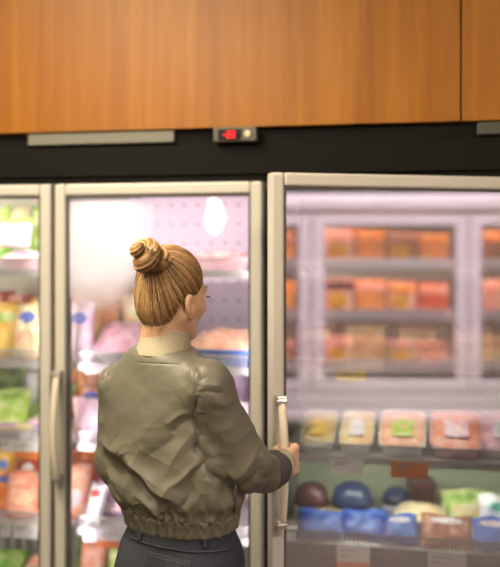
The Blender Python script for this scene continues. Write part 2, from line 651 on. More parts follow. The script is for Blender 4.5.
gap = 0.014
G1 = glass_mat('cabinet_glass', 0.045, 0.035)
G2 = glass_mat('white_patch_glass', 0.045, 0.05, spot=((-0.57, 0.02, 1.70), (0.22, 1.0, 0.26), 0.82))  # pane turns milky white in a soft oval near its upper handle corner
G3 = glass_mat('mirroring_glass', 0.36, 0.035, rough=0.015)
for (x0, x1, g, ang) in ((XL, XA, G1, 0), (XA, XB, G2, 0), (XB, XH, G3, 26)):
    d = make_door(x1 - x0 - gap, DZ0, DZ1, g, True)
    d.parent = fr
    d.location = (x1 - gap / 2 - OX, -0.045 - OY, 0)
    d.rotation_euler = (0, 0, math.radians(ang))

# ------------------------------------------------------------------ light inside the cabinet
COOL = (1.0, 0.87, 0.95)
WHITE = (1.0, 0.94, 0.86)
for x0, x1, pw, cl in ((XL, XA, 4.2, WHITE), (XA, XB, 4.2, COOL), (XB, XH, 0.25, COOL)):
    area('cabinet_tube_lamp', ((x0 + x1) / 2, 0.16, 1.915), ((x0 + x1) / 2, 0.34, 1.0), 0.6, 0.05, pw, cl)
for x, pw, cl in ((XL + 0.035, 2.6, WHITE), (XA - 0.035, 2.6, WHITE), (XA + 0.035, 1.7, COOL), (XB - 0.035, 2.4, COOL)):
    s = 1 if x in (XL + 0.035, XA + 0.035) else -1
    area('mullion_lamp', (x, 0.072, 1.15), (x + s * 0.30, 0.50, 1.15), 0.02, 1.3, pw, cl, 120)
area('bay_fill_light', ((XB + XH) / 2, 0.19, 0.962), ((XB + XH) / 2, 0.46, 0.78), 0.66, 0.04, 3.4, (1.0, 1.0, 0.86))  # added light, lifts the back and lower packs of the third bay
area('bay_fill_light', ((XB + XH) / 2, 0.088, 1.235), ((XB + XH) / 2, 0.40, 1.0), 0.64, 0.02, 1.2, (1.0, 0.97, 0.88), 150)  # added light for the tray fronts in the third bay

# ------------------------------------------------------------------ packages
def noise2(a, b, s):
    return math.sin(a * 5.1 + s) * math.cos(b * 4.3 + s * 1.7) + 0.5 * math.sin(a * 11 + b * 9 + s * 2.3)


def pillow(wd, ht, th, seed, crimp=0.03, nx=14, nz=16):
    """a filled bag standing in x-z, pinched at top and bottom seals"""
    vs, fs = [], []
    for side in (-1, 1):
        for i in range(nx + 1):
            for j in range(nz + 1):
                u, v = i / nx * 2 - 1, j / nz * 2 - 1
                cz = max(0.0, 1 - abs(v) ** 6)
                cx = max(0.0, 1 - abs(u) ** 4)
                t = th / 2 * (cz ** 0.6) * (cx ** 0.6) * (1 + 0.13 * noise2(u, v, seed + side))
                if abs(v) > 0.93:
                    t = 0.0012 * (1 + 0.5 * math.sin(u * 40))
                pin = 1 - 0.05 * (1 - abs(v) ** 2)
                vs.append((u * wd / 2 * pin, side * (t + 0.0008), (v + 1) / 2 * ht + 0.006 * math.sin(u * 3 + seed) * v))
    N = (nx + 1) * (nz + 1)
    for s in (0, 1):
        for i in range(nx):
            for j in range(nz):
                a = s * N + i * (nz + 1) + j
                q = (a, a + nz + 1, a + nz + 2, a + 1)
                fs.append(q if s == 0 else q[::-1])
    for i in range(nx):
        for j in (0, nz):
            a, b = i * (nz + 1) + j, (i + 1) * (nz + 1) + j
            fs.append((a, a + N, b + N, b))
    for j in range(nz):
        for i in (0, nx):
            a, b = i * (nz + 1) + j, i * (nz + 1) + j + 1
            fs.append((a, b, b + N, a + N))
    return vs, fs


def oval_patch(mb, cx, cz, rx, rz, surf, mi=0, n=20, rings=3):
    """an oval print lying on a surface y = surf(x, z)"""
    vs = [(cx, surf(cx, cz), cz)]
    fs = []
    for r in range(1, rings + 1):
        for k in range(n):
            a = 2 * PI * k / n
            x, z = cx + rx * r / rings * math.cos(a), cz + rz * r / rings * math.sin(a)
            vs.append((x, surf(x, z), z))
    for k in range(n):
        fs.append((0, 1 + k, 1 + (k + 1) % n))
    for r in range(rings - 1):
        for k in range(n):
            a, b = 1 + r * n + k, 1 + r * n + (k + 1) % n
            fs.append((a, a + n, b + n, b))
    mb.add(vs, fs, mi)


def col(name, c, c2=None, scale=14, rough=0.35, sharp=0.08):
    return mat('pack_%s' % name, c, rough=0.25, rgb2=c2, scale=scale, sharp=sharp, bump=0.6, bscale=26)


def bag(loc, rz, wd, ht, th, m, m_lab, label, lie=0.0, m_lab2=None, name='food_bag', cat='bag', group=None):
    root = empty(name, loc, rz, label, cat, group)
    seed = random.random() * 9
    v, f = pillow(wd, ht, th, seed)
    ca, sa = math.cos(lie), math.sin(lie)
    lift = th / 2 * abs(sa)

    def rot(p):
        x, y, z = p
        return (x, y * ca + z * sa, z * ca - y * sa + lift)

    b = MB()
    b.add([rot(p) for p in v], f)
    b.build('pouch', m, parent=root, smooth=True)

    def surf(x, z):
        u, vv = x / wd * 2, z / ht * 2 - 1
        cz, cx = max(0.0, 1 - abs(vv) ** 6), max(0.0, 1 - abs(u) ** 4)
        return -(th / 2 * cz ** 0.6 * cx ** 0.6 * (1 + 0.13 * noise2(u, vv, seed - 1)) + 0.0016)

    if m_lab is not None:
        l = MB()
        oval_patch(l, 0, ht * 0.72, wd * 0.30, ht * 0.10, surf)
        l.v = [rot(p) for p in l.v]
        l.build('label', m_lab, parent=root, smooth=True)
    if m_lab2 is not None:
        l = MB()
        oval_patch(l, wd * 0.02, ht * 0.34, wd * 0.32, ht * 0.17, surf)
        l.v = [rot(p) for p in l.v]
        l.build('picture', m_lab2, parent=root, smooth=True)
    return root


def carton(loc, rz, wd, dp, ht, m, m_band, m_pic, label, name='food_carton', cat='box', group=None):
    root = empty(name, loc, rz, label, cat, group)
    MB().box(-wd / 2, wd / 2, -dp / 2, dp / 2, 0, ht).build('carton', m, parent=root, bevel=0.003)
    l = MB()
    l.box(-wd / 2 + 0.004, wd / 2 - 0.004, -dp / 2 - 0.0012, -dp / 2 + 0.001, ht * 0.68, ht * 0.94)
    l.box(-wd / 2 + 0.004, wd / 2 - 0.004, -dp / 2 + 0.01, dp / 2 - 0.01, ht - 0.001, ht + 0.0012)
    l.build('label', m_band, parent=root)
    if m_pic is not None:
        l = MB()
        oval_patch(l, wd * 0.08, ht * 0.35, wd * 0.36, ht * 0.26, lambda x, z: -dp / 2 - 0.001)
        l.build('picture', m_pic, parent=root)
    return root


def tray(loc, rz, wd, dp, ht, m_tray, m_food, m_lab, label, name='food_tray', cat='tray pack', tilt=0.0, lidded=None, group=None):
    """shallow tray with a mounded filling under film and a stuck-on label"""
    root = empty(name, loc, rz, label, cat, group)
    root.rotation_euler = (tilt, 0, rz)
    t = MB()
    prof = [(0.86, 0.0), (1.0, 0.62), (1.03, 0.64), (1.03, 0.70), (0.95, 0.68)]
    n = 28
    vs, fs = [], []

    def ring(s, z):
        out = []
        for k in range(n):
            a = 2 * PI * k / n
            c, sn = math.cos(a), math.sin(a)
            e = 0.35
            out.append((math.copysign(abs(c) ** e, c) * wd / 2 * s, math.copysign(abs(sn) ** e, sn) * dp / 2 * s, z))
        return out

    for s, z in prof:
        vs += ring(s, z * ht)
    for i in range(len(prof) - 1):
        for k in range(n):
            fs.append((i * n + k, i * n + (k + 1) % n, (i + 1) * n + (k + 1) % n, (i + 1) * n + k))
    fs.append(tuple(reversed(range(n))))
    fs.append(tuple((len(prof) - 1) * n + k for k in range(n)))
    t.add(vs, fs)
    t.build('dish', m_tray, parent=root, smooth=False)
    f = MB()
    vs, fs = [], []
    ss = [0.97, 0.9, 0.75, 0.55, 0.3, 0.08]
    sd = random.random() * 20
    for q, s in enumerate(ss):
        for k, p in enumerate(ring(s, 0)):
            h = ht * (0.66 + 0.34 * (1 - s ** 3)) * (1 + 0.10 * noise2(p[0] * 20, p[1] * 20, sd) * (q > 0))
            vs.append((p[0], p[1], h))
    for i in range(len(ss) - 1):
        for k in range(n):
            fs.append((i * n + k, i * n + (k + 1) % n, (i + 1) * n + (k + 1) % n, (i + 1) * n + k))
    fs.append(tuple((len(ss) - 1) * n + k for k in range(n)))
    f.add(vs, fs)
    f.build('filling', m_food, parent=root, smooth=True)
    if m_lab is not None:
        l = MB()
        l.box(-wd * 0.22, wd * 0.24, -dp * 0.34, dp * 0.10, ht * 0.95, ht * 1.04)
        l.build('label', m_lab, parent=root, bevel=0.004)
    return root


def dome_tub(loc, rad, ht, m_bowl, m_lid, label):
    root = empty('salad_bowl', loc, 0, label, 'bowl')
    MB().lathe([(rad * 0.7, 0), (rad, ht * 0.42), (rad * 1.03, ht * 0.45), (rad * 1.03, ht * 0.48)], n=24).build('bowl', m_bowl, parent=root, smooth=True)
    MB().lathe([(rad * 1.02, ht * 0.481), (rad * 0.98, ht * 0.6), (rad * 0.82, ht * 0.85), (rad * 0.5, ht * 0.97), (rad * 0.1, ht)], n=24).build('lid', m_lid, parent=root, smooth=True)
    return root


K = {
    'pink': col('pink', (240, 196, 206), (225, 165, 180), 20),
    'pinkw': col('pink_white', (246, 222, 230), (238, 190, 205), 16),
    'meat': col('meat', (205, 110, 112), (226, 160, 150), 26),
    'lav': col('lavender', (205, 160, 214), (230, 205, 236), 12),
    'white': col('white', (246, 244, 246), (232, 230, 240), 10),
    'yellow': col('yellow', (250, 214, 110), (246, 188, 70), 16),
    'cream': col('cream', (248, 232, 190), (244, 206, 150), 14),
    'gold': col('gold', (236, 180, 40), (222, 150, 40), 10),
    'orange': col('orange', (242, 128, 46), (250, 168, 90), 18),
    'red': col('red', (206, 62, 44), (230, 110, 70), 18),
    'salmon': col('salmon', (244, 150, 120), (250, 190, 165), 22),
    'green': col('green', (120, 180, 60), (200, 220, 130), 18),
    'lime': col('lime', (176, 210, 90), (226, 236, 170), 20),
    'dgreen': col('dark_green', (52, 84, 44), (110, 120, 60), 20),
    'blue': col('blue', (50, 92, 190), (90, 140, 220), 14),
    'blueo': col('blue_oval', (84, 108, 205), None),
    'dkblue': col('dark_blue', (30, 42, 74), (50, 66, 100), 20),
    'brown': col('brown', (96, 54, 44), (60, 38, 40), 16),
    'peach': col('peach', (250, 206, 170), (244, 180, 150), 22),
    'teal': col('teal', (120, 200, 180), (170, 224, 200), 12),
    'tan': col('tan', (206, 176, 120), (226, 200, 150), 24),
    'choc': col('mottled_brown', (150, 84, 60), (196, 140, 110), 34),
}


def on(px, Y, si):
    """foot point on shelf si (4 = the bottom deck) at the column px, depth Y"""
    z = (SHZ + [0.40])[si]
    return (float(at(px, 300, Y)[0]), Y, z + 0.0005)


R_ = math.radians
L_ = R_(62)
# first bay (behind the first door)
tray(on(4, 0.27, 0), 0, 0.17, 0.22, 0.06, K['white'], K['pinkw'], K['pink'], 'pink and white tray pack at the outer edge of the first door, top shelf')
tray(on(27, 0.25, 0), 0.06, 0.13, 0.22, 0.07, K['pink'], K['pinkw'], K['lav'], 'pink tray pack beside the door stile on the top shelf behind the first door')
bag(on(12, 0.24, 0)[:2] + (SHZ[0] + 0.075,), 0.35, 0.13, 0.17, 0.04, K['pinkw'], K['pink'], 'pink striped pouch slumped over the tray packs behind the first door', lie=L_)
bag(on(14, 0.42, 0), 0.1, 0.16, 0.19, 0.07, K['green'], None, 'bright green bag standing at the back of the top shelf behind the first door')
bag(on(36, 0.45, 0), -0.1, 0.14, 0.20, 0.06, K['lime'], None, 'pale green bag standing at the back corner of the top shelf behind the first door')
bag(on(4, 0.22, 1), 0.15, 0.13, 0.20, 0.06, K['yellow'], K['lime'], 'yellow bag without an oval mark on the second shelf behind the first door', lie=0.2)
bag(on(27, 0.20, 1), -0.12, 0.12, 0.205, 0.06, K['cream'], K['blueo'], 'cream and yellow bag with blue oval label behind the first door', lie=0.22, m_lab2=K['peach'])
bag(on(38, 0.24, 1), 0.2, 0.10, 0.21, 0.05, K['yellow'], None, 'yellow orange bag tucked against the door stile on the second shelf', lie=0.1)
for i, px in enumerate((2, 22, 40)):
    carton(on(px, 0.47, 1), 0.05 * (i - 1), 0.06, 0.12, 0.235 - 0.012 * i, K['red'] if i != 1 else K['salmon'], K['pink'], None,
           ['tall red carton at the back of the second shelf, near the frame edge', 'tall salmon carton between two red ones at the back of the second shelf', 'tall red carton behind the bag with the blue oval'][i])
bag(on(6, 0.24, 2), 0.3, 0.17, 0.19, 0.06, K['lime'], K['green'], 'pale green bag lying on purple packs on the third shelf behind the first door', lie=R_(48))
bag(on(32, 0.30, 2), -0.2, 0.16, 0.19, 0.06, K['green'], K['lime'], 'green and white bag leaning at the door stile on the third shelf', lie=R_(40))
tray(on(10, 0.19, 2), 0.0, 0.15, 0.12, 0.05, K['white'], K['cream'], K['lav'], 'flat cream pack with purple band on the third shelf, near the frame edge')
tray(on(31, 0.19, 2), -0.04, 0.12, 0.12, 0.06, K['lav'], K['pinkw'], K['cream'], 'flat purple and pink pack above the orange price card')
bag(on(5, 0.45, 2), 0, 0.15, 0.21, 0.06, K['dgreen'], None, 'dark green bag at the back of the third shelf, near the frame edge')
bag(on(33, 0.46, 2), 0.1, 0.14, 0.205, 0.06, K['choc'], None, 'brown mottled bag at the back of the third shelf behind the first door')
bag(on(4, 0.19, 3), 0.5, 0.13, 0.17, 0.05, K['orange'], K['blueo'], 'orange bag with blue mark on the fourth shelf near the frame edge', lie=R_(50))
bag(on(21, 0.18, 3), 0.35, 0.12, 0.19, 0.05, K['salmon'], None, 'salmon orange pouch lying slantwise on the fourth shelf', lie=R_(46), m_lab2=K['peach'])
bag(on(34, 0.19, 3), 0.1, 0.12, 0.17, 0.05, K['yellow'], None, 'yellow orange pouch beside the stile on the fourth shelf', lie=R_(52), m_lab2=K['gold'])
bag(on(10, 0.40, 3), 0, 0.08, 0.19, 0.05, K['yellow'], K['blue'], 'yellow bag with blue label at the back of the fourth shelf')
bag(on(34, 0.42, 3), 0, 0.15, 0.21, 0.06, K['red'], None, 'red bag at the back of the fourth shelf beside the stile')
bag(on(7, 0.25, 4), 0.2, 0.16, 0.15, 0.08, K['green'], None, 'green bag on the bottom deck behind the first door', lie=R_(58))
bag(on(30, 0.22, 4), -0.2, 0.15, 0.14, 0.08, K['salmon'], None, 'orange red bag on the bottom deck behind the first door', lie=R_(58), m_lab2=K['green'])
# second bay, beside the person's shoulder and beyond her head
bag(on(80, 0.18, 1), 0.1, 0.10, 0.21, 0.05, K['pinkw'], K['blueo'], 'white and pink bag with blue oval label, beside the mullion of the middle door', lie=0.12)
bag(on(96, 0.25, 1), 0.55, 0.10, 0.23, 0.05, K['orange'], None, 'narrow orange bag standing slanted behind the pink tray pack', lie=0.1)
tray(on(116, 0.23, 1), 0.12, 0.21, 0.22, 0.075, K['white'], K['pink'], None, 'large pink tray pack tilted up on the second shelf of the middle door', tilt=R_(24))
bag(on(109, 0.42, 1), 0, 0.17, 0.25, 0.07, K['gold'], None, 'golden yellow bag at the back of the second shelf', lie=0.05)
bag(on(136, 0.42, 1), 0.1, 0.16, 0.23, 0.06, K['cream'], K['lime'], 'cream bag at the back of the second shelf behind the hair bun')
carton(on(80, 0.46, 1), 0, 0.14, 0.12, 0.255, K['red'], K['salmon'], None, 'red carton at the back of the second shelf beside the mullion')
tray(on(222, 0.30, 0), 0.0, 0.22, 0.24, 0.075, K['pink'], K['meat'], None, 'long pink red meat tray on the top shelf beside her hair')
tray(on(226, 0.24, 1), 0.0, 0.24, 0.22, 0.10, K['blue'], K['peach'], None, 'blue rimmed tray of peach coloured pieces level with her chin', tilt=R_(10))
bag(on(235, 0.22, 2), 0.0, 0.16, 0.15, 0.06, K['pinkw'], None, 'pale pink bag on the third shelf beyond her shoulder', lie=R_(30))
bag(on(82, 0.20, 2), -0.2, 0.13, 0.19, 0.06, K['salmon'], K['blueo'], 'orange salmon bag with blue mark on the third shelf beside the mullion', lie=R_(25), m_lab2=K['pinkw'])
bag(on(99, 0.27, 2), 0.3, 0.15, 0.20, 0.06, K['orange'], None, 'orange bag behind the white pouch on the third shelf', lie=R_(15))
bag(on(93, 0.16, 2), 0.5, 0.12, 0.17, 0.05, K['pinkw'], None, 'pale pink pouch leaning against her sleeve on the third shelf', lie=R_(35))
bag(on(112, 0.40, 2), 0.1, 0.18, 0.22, 0.07, K['red'], K['salmon'], 'red bag at the back of the third shelf beside her sleeve')
carton(on(82, 0.17, 2)[:2] + (SHZ[2] + 0.0005,), 0.35, 0.11, 0.05, 0.075, K['white'], K['white'], None, 'bright white carton at the front of the third shelf beside her elbow')
bag(on(80, 0.22, 3), 0.2, 0.12, 0.19, 0.06, K['salmon'], None, 'salmon pouch beside the mullion on the fourth shelf of the middle door', lie=R_(24), m_lab2=K['pinkw'])
bag(on(88, 0.38, 3), 0.1, 0.20, 0.23, 0.07, K['red'], K['orange'], 'red bag at the back of the fourth shelf of the middle door')
tray(on(110, 0.20, 3), 0.05, 0.20, 0.18, 0.07, K['lav'], K['pinkw'], K['lav'], 'flat pink pack with purple label above the orange price card', tilt=R_(28))
bag(on(118, 0.36, 3), 0, 0.18, 0.22, 0.06, K['pinkw'], K['lav'], 'pale pink bag behind the purple labelled pack')
bag(on(96, 0.27, 4), 0.1, 0.10, 0.20, 0.07, K['salmon'], None, 'pink red bag on the bottom deck beneath the orange price card', lie=R_(12))
bag(on(125, 0.25, 4), 0.1, 0.15, 0.18, 0.08, K['lime'], None, 'pale green bag on the bottom deck beside her hip', lie=R_(20))
bag(on(82, 0.30, 4), 0.1, 0.10, 0.17, 0.07, K['dgreen'], None, 'dark green bag on the bottom deck beside the mullion', lie=R_(20))
bag(on(17, 0.30, 1), 0.1, 0.09, 0.20, 0.045, K['gold'], K['white'], 'golden bag with white mark wedged between the two yellow bags of the second shelf', lie=0.1)
bag(on(12, 0.29, 3), -0.3, 0.10, 0.18, 0.045, K['red'], K['white'], 'red pouch with white mark behind the slanting salmon pouch', lie=R_(30))
bag(on(30, 0.30, 3), 0.2, 0.10, 0.17, 0.045, K['gold'], None, 'golden pouch behind the yellow orange pouch of the fourth shelf', lie=R_(30), m_lab2=K['red'])
bag(on(77, 0.17, 2), 0.1, 0.07, 0.12, 0.04, K['white'], K['blueo'], 'small white pouch with blue mark at the mullion on the third shelf', lie=R_(20))
bag(on(90, 0.30, 1), -0.2, 0.08, 0.20, 0.045, K['yellow'], K['white'], 'small yellow bag with white mark behind the white and pink bag', lie=0.1)
bag(on(92, 0.17, 3), -0.2, 0.07, 0.14, 0.04, K['white'], K['red'], 'small white pouch with red mark beside the purple labelled pack', lie=R_(25))
# the packed back rows of the first and second bay
CN = {'pink': 'pink', 'red': 'red', 'orange': 'orange', 'yellow': 'yellow', 'cream': 'cream', 'gold': 'golden', 'lime': 'pale green', 'green': 'green', 'lav': 'lavender', 'salmon': 'salmon', 'pinkw': 'pale pink', 'white': 'white', 'meat': 'dusky pink'}
SN = ('top', 'second', 'third', 'fourth')
for si, door, cols in ((0, 'first', ((2, 'lime'), (20, 'cream'), (38, 'green'))), (2, 'first', ((3, 'cream'), (21, 'lime'), (39, 'white'))), (3, 'first', ((4, 'orange'), (22, 'gold'), (39, 'salmon'))),
                       (1, 'middle', ((78, 'pink'), (97, 'salmon'), (117, 'yellow'), (136, 'gold'))),
                       (2, 'middle', ((78, 'orange'), (97, 'salmon'), (120, 'red'), (210, 'pinkw'), (238, 'lav'))),
                       (3, 'middle', ((78, 'orange'), (98, 'pink'), (120, 'lav'), (243, 'pinkw')))):
    for q, (px, kk) in enumerate(cols):
        bag(on(px, 0.53, si), 0.1 * (q % 3 - 1), 0.075 if door == 'first' else 0.085, (0.25, 0.25, 0.225, 0.235)[si] - 0.012 * (q % 2), 0.05, K[kk], None,
            '%s bag, %s in the back row of the %s shelf behind the %s door' % (CN[kk], ('first', 'second', 'third', 'fourth', 'fifth')[q], SN[si], door), lie=0.03)
# third bay, seen through the open door's pane
tray(on(320, 0.26, 2), 0, 0.115, 0.20, 0.06, K['white'], K['tan'], K['yellow'], 'tan filled tray with yellow label near the handle on the third shelf', tilt=R_(24))
tray(on(358, 0.26, 2), 0, 0.11, 0.20, 0.065, K['white'], K['cream'], K['white'], 'cream tray pack on the third shelf behind the open door', tilt=R_(24))
tray(on(403, 0.26, 2), 0.0, 0.15, 0.20, 0.07, K['white'], K['peach'], K['lime'], 'peach tray with green label on the third shelf behind the open door', tilt=R_(26))
tray(on(456, 0.26, 2), -0.0, 0.165, 0.20, 0.075, K['pink'], K['salmon'], K['pinkw'], 'pink and salmon tray with white label on the third shelf', tilt=R_(26))
tray(on(500, 0.26, 2), -0.0, 0.11, 0.20, 0.075, K['pinkw'], K['pink'], K['white'], 'pink tray pack at the hinge end of the third shelf', tilt=R_(26))
dome_tub(on(312, 0.34, 3), 0.062, 0.15, K['cream'], K['brown'], 'cream bowl with brown lid nearest the handle on the lowest shelf')
dome_tub(on(352, 0.34, 3), 0.075, 0.155, K['cream'], K['dkblue'], 'cream bowl with dark blue lid on the lowest shelf')
dome_tub(on(394, 0.36, 3), 0.05, 0.11, K['white'], K['dkblue'], 'small white bowl with blue lid on the lowest shelf')
tray(on(420, 0.28, 3), 0, 0.17, 0.18, 0.09, K['white'], K['cream'], None, 'white tray with pale filling on the lowest shelf behind the open door')
carton(on(412, 0.45, 3), 0.2, 0.13, 0.12, 0.18, K['brown'], K['brown'], None, 'dark brown carton at the back of the lowest shelf')
bag(on(462, 0.30, 3), 0.1, 0.24, 0.16, 0.08, K['lime'], K['green'], 'lime green bag slumped on the lowest shelf behind the open door', lie=R_(35), m_lab2=K['cream'])
bag(on(497, 0.26, 3), 0.0, 0.12, 0.15, 0.07, K['white'], K['teal'], 'white bag with teal label at the hinge end of the lowest shelf', lie=R_(20))
bag(on(320, 0.165, 3), 0.05, 0.16, 0.10, 0.045, K['blue'], None, 'blue pouch at the handle end of the lowest shelf', lie=R_(40))
bag(on(362, 0.165, 3), -0.05, 0.15, 0.10, 0.045, K['blue'], None, 'blue pouch above the orange price card nearer the handle', lie=R_(40))
bag(on(400, 0.165, 3), 0.08, 0.12, 0.10, 0.045, K['blue'], K['white'], 'blue pouch with white mark between the two orange price cards', lie=R_(40))
bag(on(447, 0.165, 3), 0.0, 0.17, 0.11, 0.045, K['choc'], K['white'], 'mottled brown pouch above the orange price card nearer the hinge', lie=R_(42))
bag(on(492, 0.165, 3), 0.0, 0.12, 0.11, 0.045, K['blue'], K['pinkw'], 'blue and pink pouch at the hinge end of the lowest shelf', lie=R_(42))
for i, px in enumerate((318, 368, 418, 470)):
    carton(on(px, 0.34, 1), 0.03 * (i - 1.5), 0.13, 0.2, 0.14, K['tan'] if i % 2 else K['choc'], K['cream'], None,
           ['brown carton near the handle on the second shelf behind the open door', 'tan carton second from the handle on the dim second shelf', 'brown carton third from the handle on the dim second shelf', 'tan carton at the hinge end of the dim second shelf'][i])

# ---- set every pack down: out of the rails, onto its shelf, clear of its neighbours
from mathutils.bvhtree import BVHTree
bpy.context.view_layer.update()


def soup(root):
    V, F = [], []
    for c in root.children:
        o = len(V)
        mw_ = c.matrix_world
        V += [mw_ @ v.co for v in c.data.vertices]
        F += [[i + o for i in p.vertices] for p in c.data.polygons]
    return V, F


packs = [o for o in bpy.data.objects if o.parent is None and o.type == 'EMPTY' and o.get('category') in ('bag', 'box', 'tray pack', 'bowl')]
placed = []
BAY = ((XL, XA, 'the first door'), (XA, XB, 'the middle door'), (XB, XH, 'the open door'))
for o in sorted(packs, key=lambda o: o.location.z // 0.25 * 10 + o.location.y):
    V, F = soup(o)
    A = np.array(V)
    mid = A.mean(0)
    bi = [i for i, b in enumerate(BAY) if mid[0] < b[1] or i == 2][0]
    b0_, b1_ = (XL, XH) if (SHZ + [0.4])[-1] else (0, 0)
    si = min(range(5), key=lambda k: abs((SHZ + [0.40])[k] - o.location.z) if o.location.z < SHZ[0] + 0.05 or k == 0 else 9)
    zf = (SHZ + [0.40])[si]
    o['group'] = 'packs on %s behind %s' % (('the top shelf', 'the second shelf', 'the third shelf', 'the fourth shelf', 'the bottom deck')[si], BAY[bi][2])
    dz = (zf + 0.0006 if o.location.z < zf + 0.03 else A[:, 2].min()) - A[:, 2].min()
    lo_y, hi_y = SHY0 + 0.006, (0.495 if si == 4 else 0.612)
    dy = max(0.0, lo_y - A[:, 1].min()) or min(0.0, hi_y - A[:, 1].max())
    dx_ = 0.0
    for xm in (XL - 0.012, XA, XB, XH + 0.012):
        if A[:, 1].min() + dy < 0.075:
            if A[:, 0].min() < xm + 0.027 and mid[0] > xm and mid[0] - xm < 0.3:
                dx_ = max(dx_, xm + 0.028 - A[:, 0].min())
            if A[:, 0].max() > xm - 0.027 and mid[0] < xm and xm - mid[0] < 0.3:
                dx_ = min(dx_, xm - 0.028 - A[:, 0].max())
    dx_ = max(dx_, XL + 0.001 - A[:, 0].min()) if A[:, 0].min() + dx_ < XL else dx_
    dx_ = min(dx_, XE - 0.042 - A[:, 0].max()) if A[:, 0].max() + dx_ > XE - 0.042 else dx_
    zt = (1.922 if si == 0 else (SHZ + [0.40])[si - 1] - 0.016)
    for shrink in (1.0, 0.93, 0.86, 0.79, 0.72, 0.64):
        ctr = np.array(o.location)
        V2 = [Vector(ctr + (np.array(v) - ctr) * shrink) for v in V]
        A = np.array([list(v) for v in V2])
        z0 = (zf + 0.0006 if o.location.z < zf + 0.03 else A[:, 2].min()) - A[:, 2].min()
        cand = []
        for ax_ in (0, 0.015, -0.015, 0.03, -0.03):
            for ay_ in np.arange(-0.09, 0.13, 0.01):
                for az_ in ((0, 0.012, 0.024, 0.036, 0.05, 0.065, 0.08) if o['category'] == 'bag' else (0,)):
                    y_a, y_b = A[:, 1].min() + dy + ay_, A[:, 1].max() + dy + ay_
                    if y_a < lo_y - 1e-6 or y_b > hi_y + 1e-6 or A[:, 2].max() + z0 + az_ > zt:
                        continue
                    cand.append((abs(ax_) * 1.5 + abs(ay_) * (1 if ay_ > 0 else 1.6) + az_ * 2.0, ax_ + dx_, ay_ + dy, az_ + z0))
        cand.sort()
        ok_ = False
        for _c, ax_, ay_, az_ in cand[:400]:
            sh_v = Vector((ax_, ay_, az_))
            lo_, hi_ = A.min(0) + np.array(sh_v), A.max(0) + np.array(sh_v)
            near_ = [t2 for l2, h2, t2 in placed if (lo_ < h2).all() and (hi_ > l2).all()]
            t = BVHTree.FromPolygons([v + sh_v for v in V2], F)
            if not any(t.overlap(t2) for t2 in near_):
                ok_ = True
                break
        if ok_:
            break
    o.scale = (shrink,) * 3
    placed.append((A.min(0) + np.array(sh_v), A.max(0) + np.array(sh_v), t))
    o.location = o.location + sh_v

# ------------------------------------------------------------------ the cabinets across the aisle, mirrored in the open pane
HINGE = np.array([XH - gap / 2, -0.045, 0.0])
th26 = R_(26)
NRM = np.array([math.sin(th26), -math.cos(th26), 0.0])
HG = HINGE + (-NRM) * 0.018


def mirror_pt(p):
    p = np.array(p, float)
    return p - 2 * np.dot(p - HG, NRM) * NRM


def mirror_dir(d):
    return d - 2 * np.dot(d, NRM) * NRM


ZV = 5.73
VC = CAM + FWD * ZV + RGT * ((390 - CX) / FPX * ZV)
VC[2] = 0
RC = mirror_pt(VC)
RY = mirror_dir(FWD)                                # into the cabinet
row_rz = math.atan2(-RY[0], RY[1])                  # turns local +y onto RY


def row_world(x, y, z):
    c, s = math.cos(row_rz), math.sin(row_rz)
    return (RC[0] + c * x - s * y, RC[1] + s * x + c * y, z)


rw = empty('freezer_cabinet', (RC[0], RC[1], 0), row_rz, 'white three-door freezer across the aisle, mirrored in the open door', 'cabinet')
PW = 1.0
RZ0, RZ1 = 0.74, 1.88
hw = PW * 1.5 + 0.06


def rpart(mb, name, m, **k):
    return mb.build(name, m, parent=rw, **k)


rpart(MB().box(-hw, hw, 0.66, 0.72, 0.0012, 2.0), 'back_panel', mat('freezer_back', (120, 96, 84), rough=0.6))
rpart(MB().box(-hw, -hw + 0.05, 0.0, 0.66, 0.0012, 2.0), 'side_panel', M_frame_white)
rpart(MB().box(hw - 0.05, hw, 0.0, 0.66, 0.0012, 2.0), 'side_panel', M_frame_white)
hd = MB()
hd.prism_x([(0.66, 1.89), (-0.02, 1.89), (-0.045, 1.91), (-0.045, 1.96), (-0.02, 1.995), (0.05, 2.01), (0.66, 2.01)], -hw, hw)
rpart(hd, 'header', M_frame_white, smooth=False)
rpart(MB().box(-hw, hw, -0.24, 0.66, 0.06, 0.60), 'chest', mat('chest_front', (34, 30, 28), rough=0.5), bevel=0.02)
rpart(MB().box(-hw, hw, -0.26, -0.22, 0.60, 0.66).box(-hw, hw, -0.02, 0.04, 0.60, 0.73), 'chest_rim', M_frame_white, bevel=0.01)
rpart(MB().box(-hw + 0.05, hw - 0.05, -0.2, 0.64, 0.0012, 0.06), 'base', M_dark)
GR = glass_mat('freezer_glass', 0.03, 0.02)
for i in range(3):
    x1 = PW * (1.5 - i)
    d = make_door(PW - 0.01, RZ0, RZ1, GR, False, fw=0.075, m_frame=M_frame_white, m_seal=mat('lilac_bead', (150, 130, 140), rough=0.5))
    d.parent = rw
    d.location = (x1 - 0.005, -0.02, 0)
RSZ = [1.56, 1.23, 0.90]
RSH = []
for zi, z in enumerate(RSZ):
    s_ = rpart(MB().box(-hw + 0.05, hw - 0.05, 0.10, 0.66, z - 0.02, z), 'shelf', M_frame_white)
    MB().box(-hw + 0.05, hw - 0.05, 0.09, 0.10, z - 0.035, z + 0.035).build('price_rail', mat('rail_ivory', (236, 226, 226), rough=0.4), parent=s_)
pal = [['orange', 'gold', 'salmon', 'orange', 'choc'], ['salmon', 'red', 'brown', 'salmon', 'orange'], ['choc', 'tan', 'salmon', 'choc', 'meat']]
ordn = ['top', 'middle', 'lowest']
dn = ['handle-side', 'central', 'hinge-side']
nth = ['first', 'second', 'third', 'fourth']
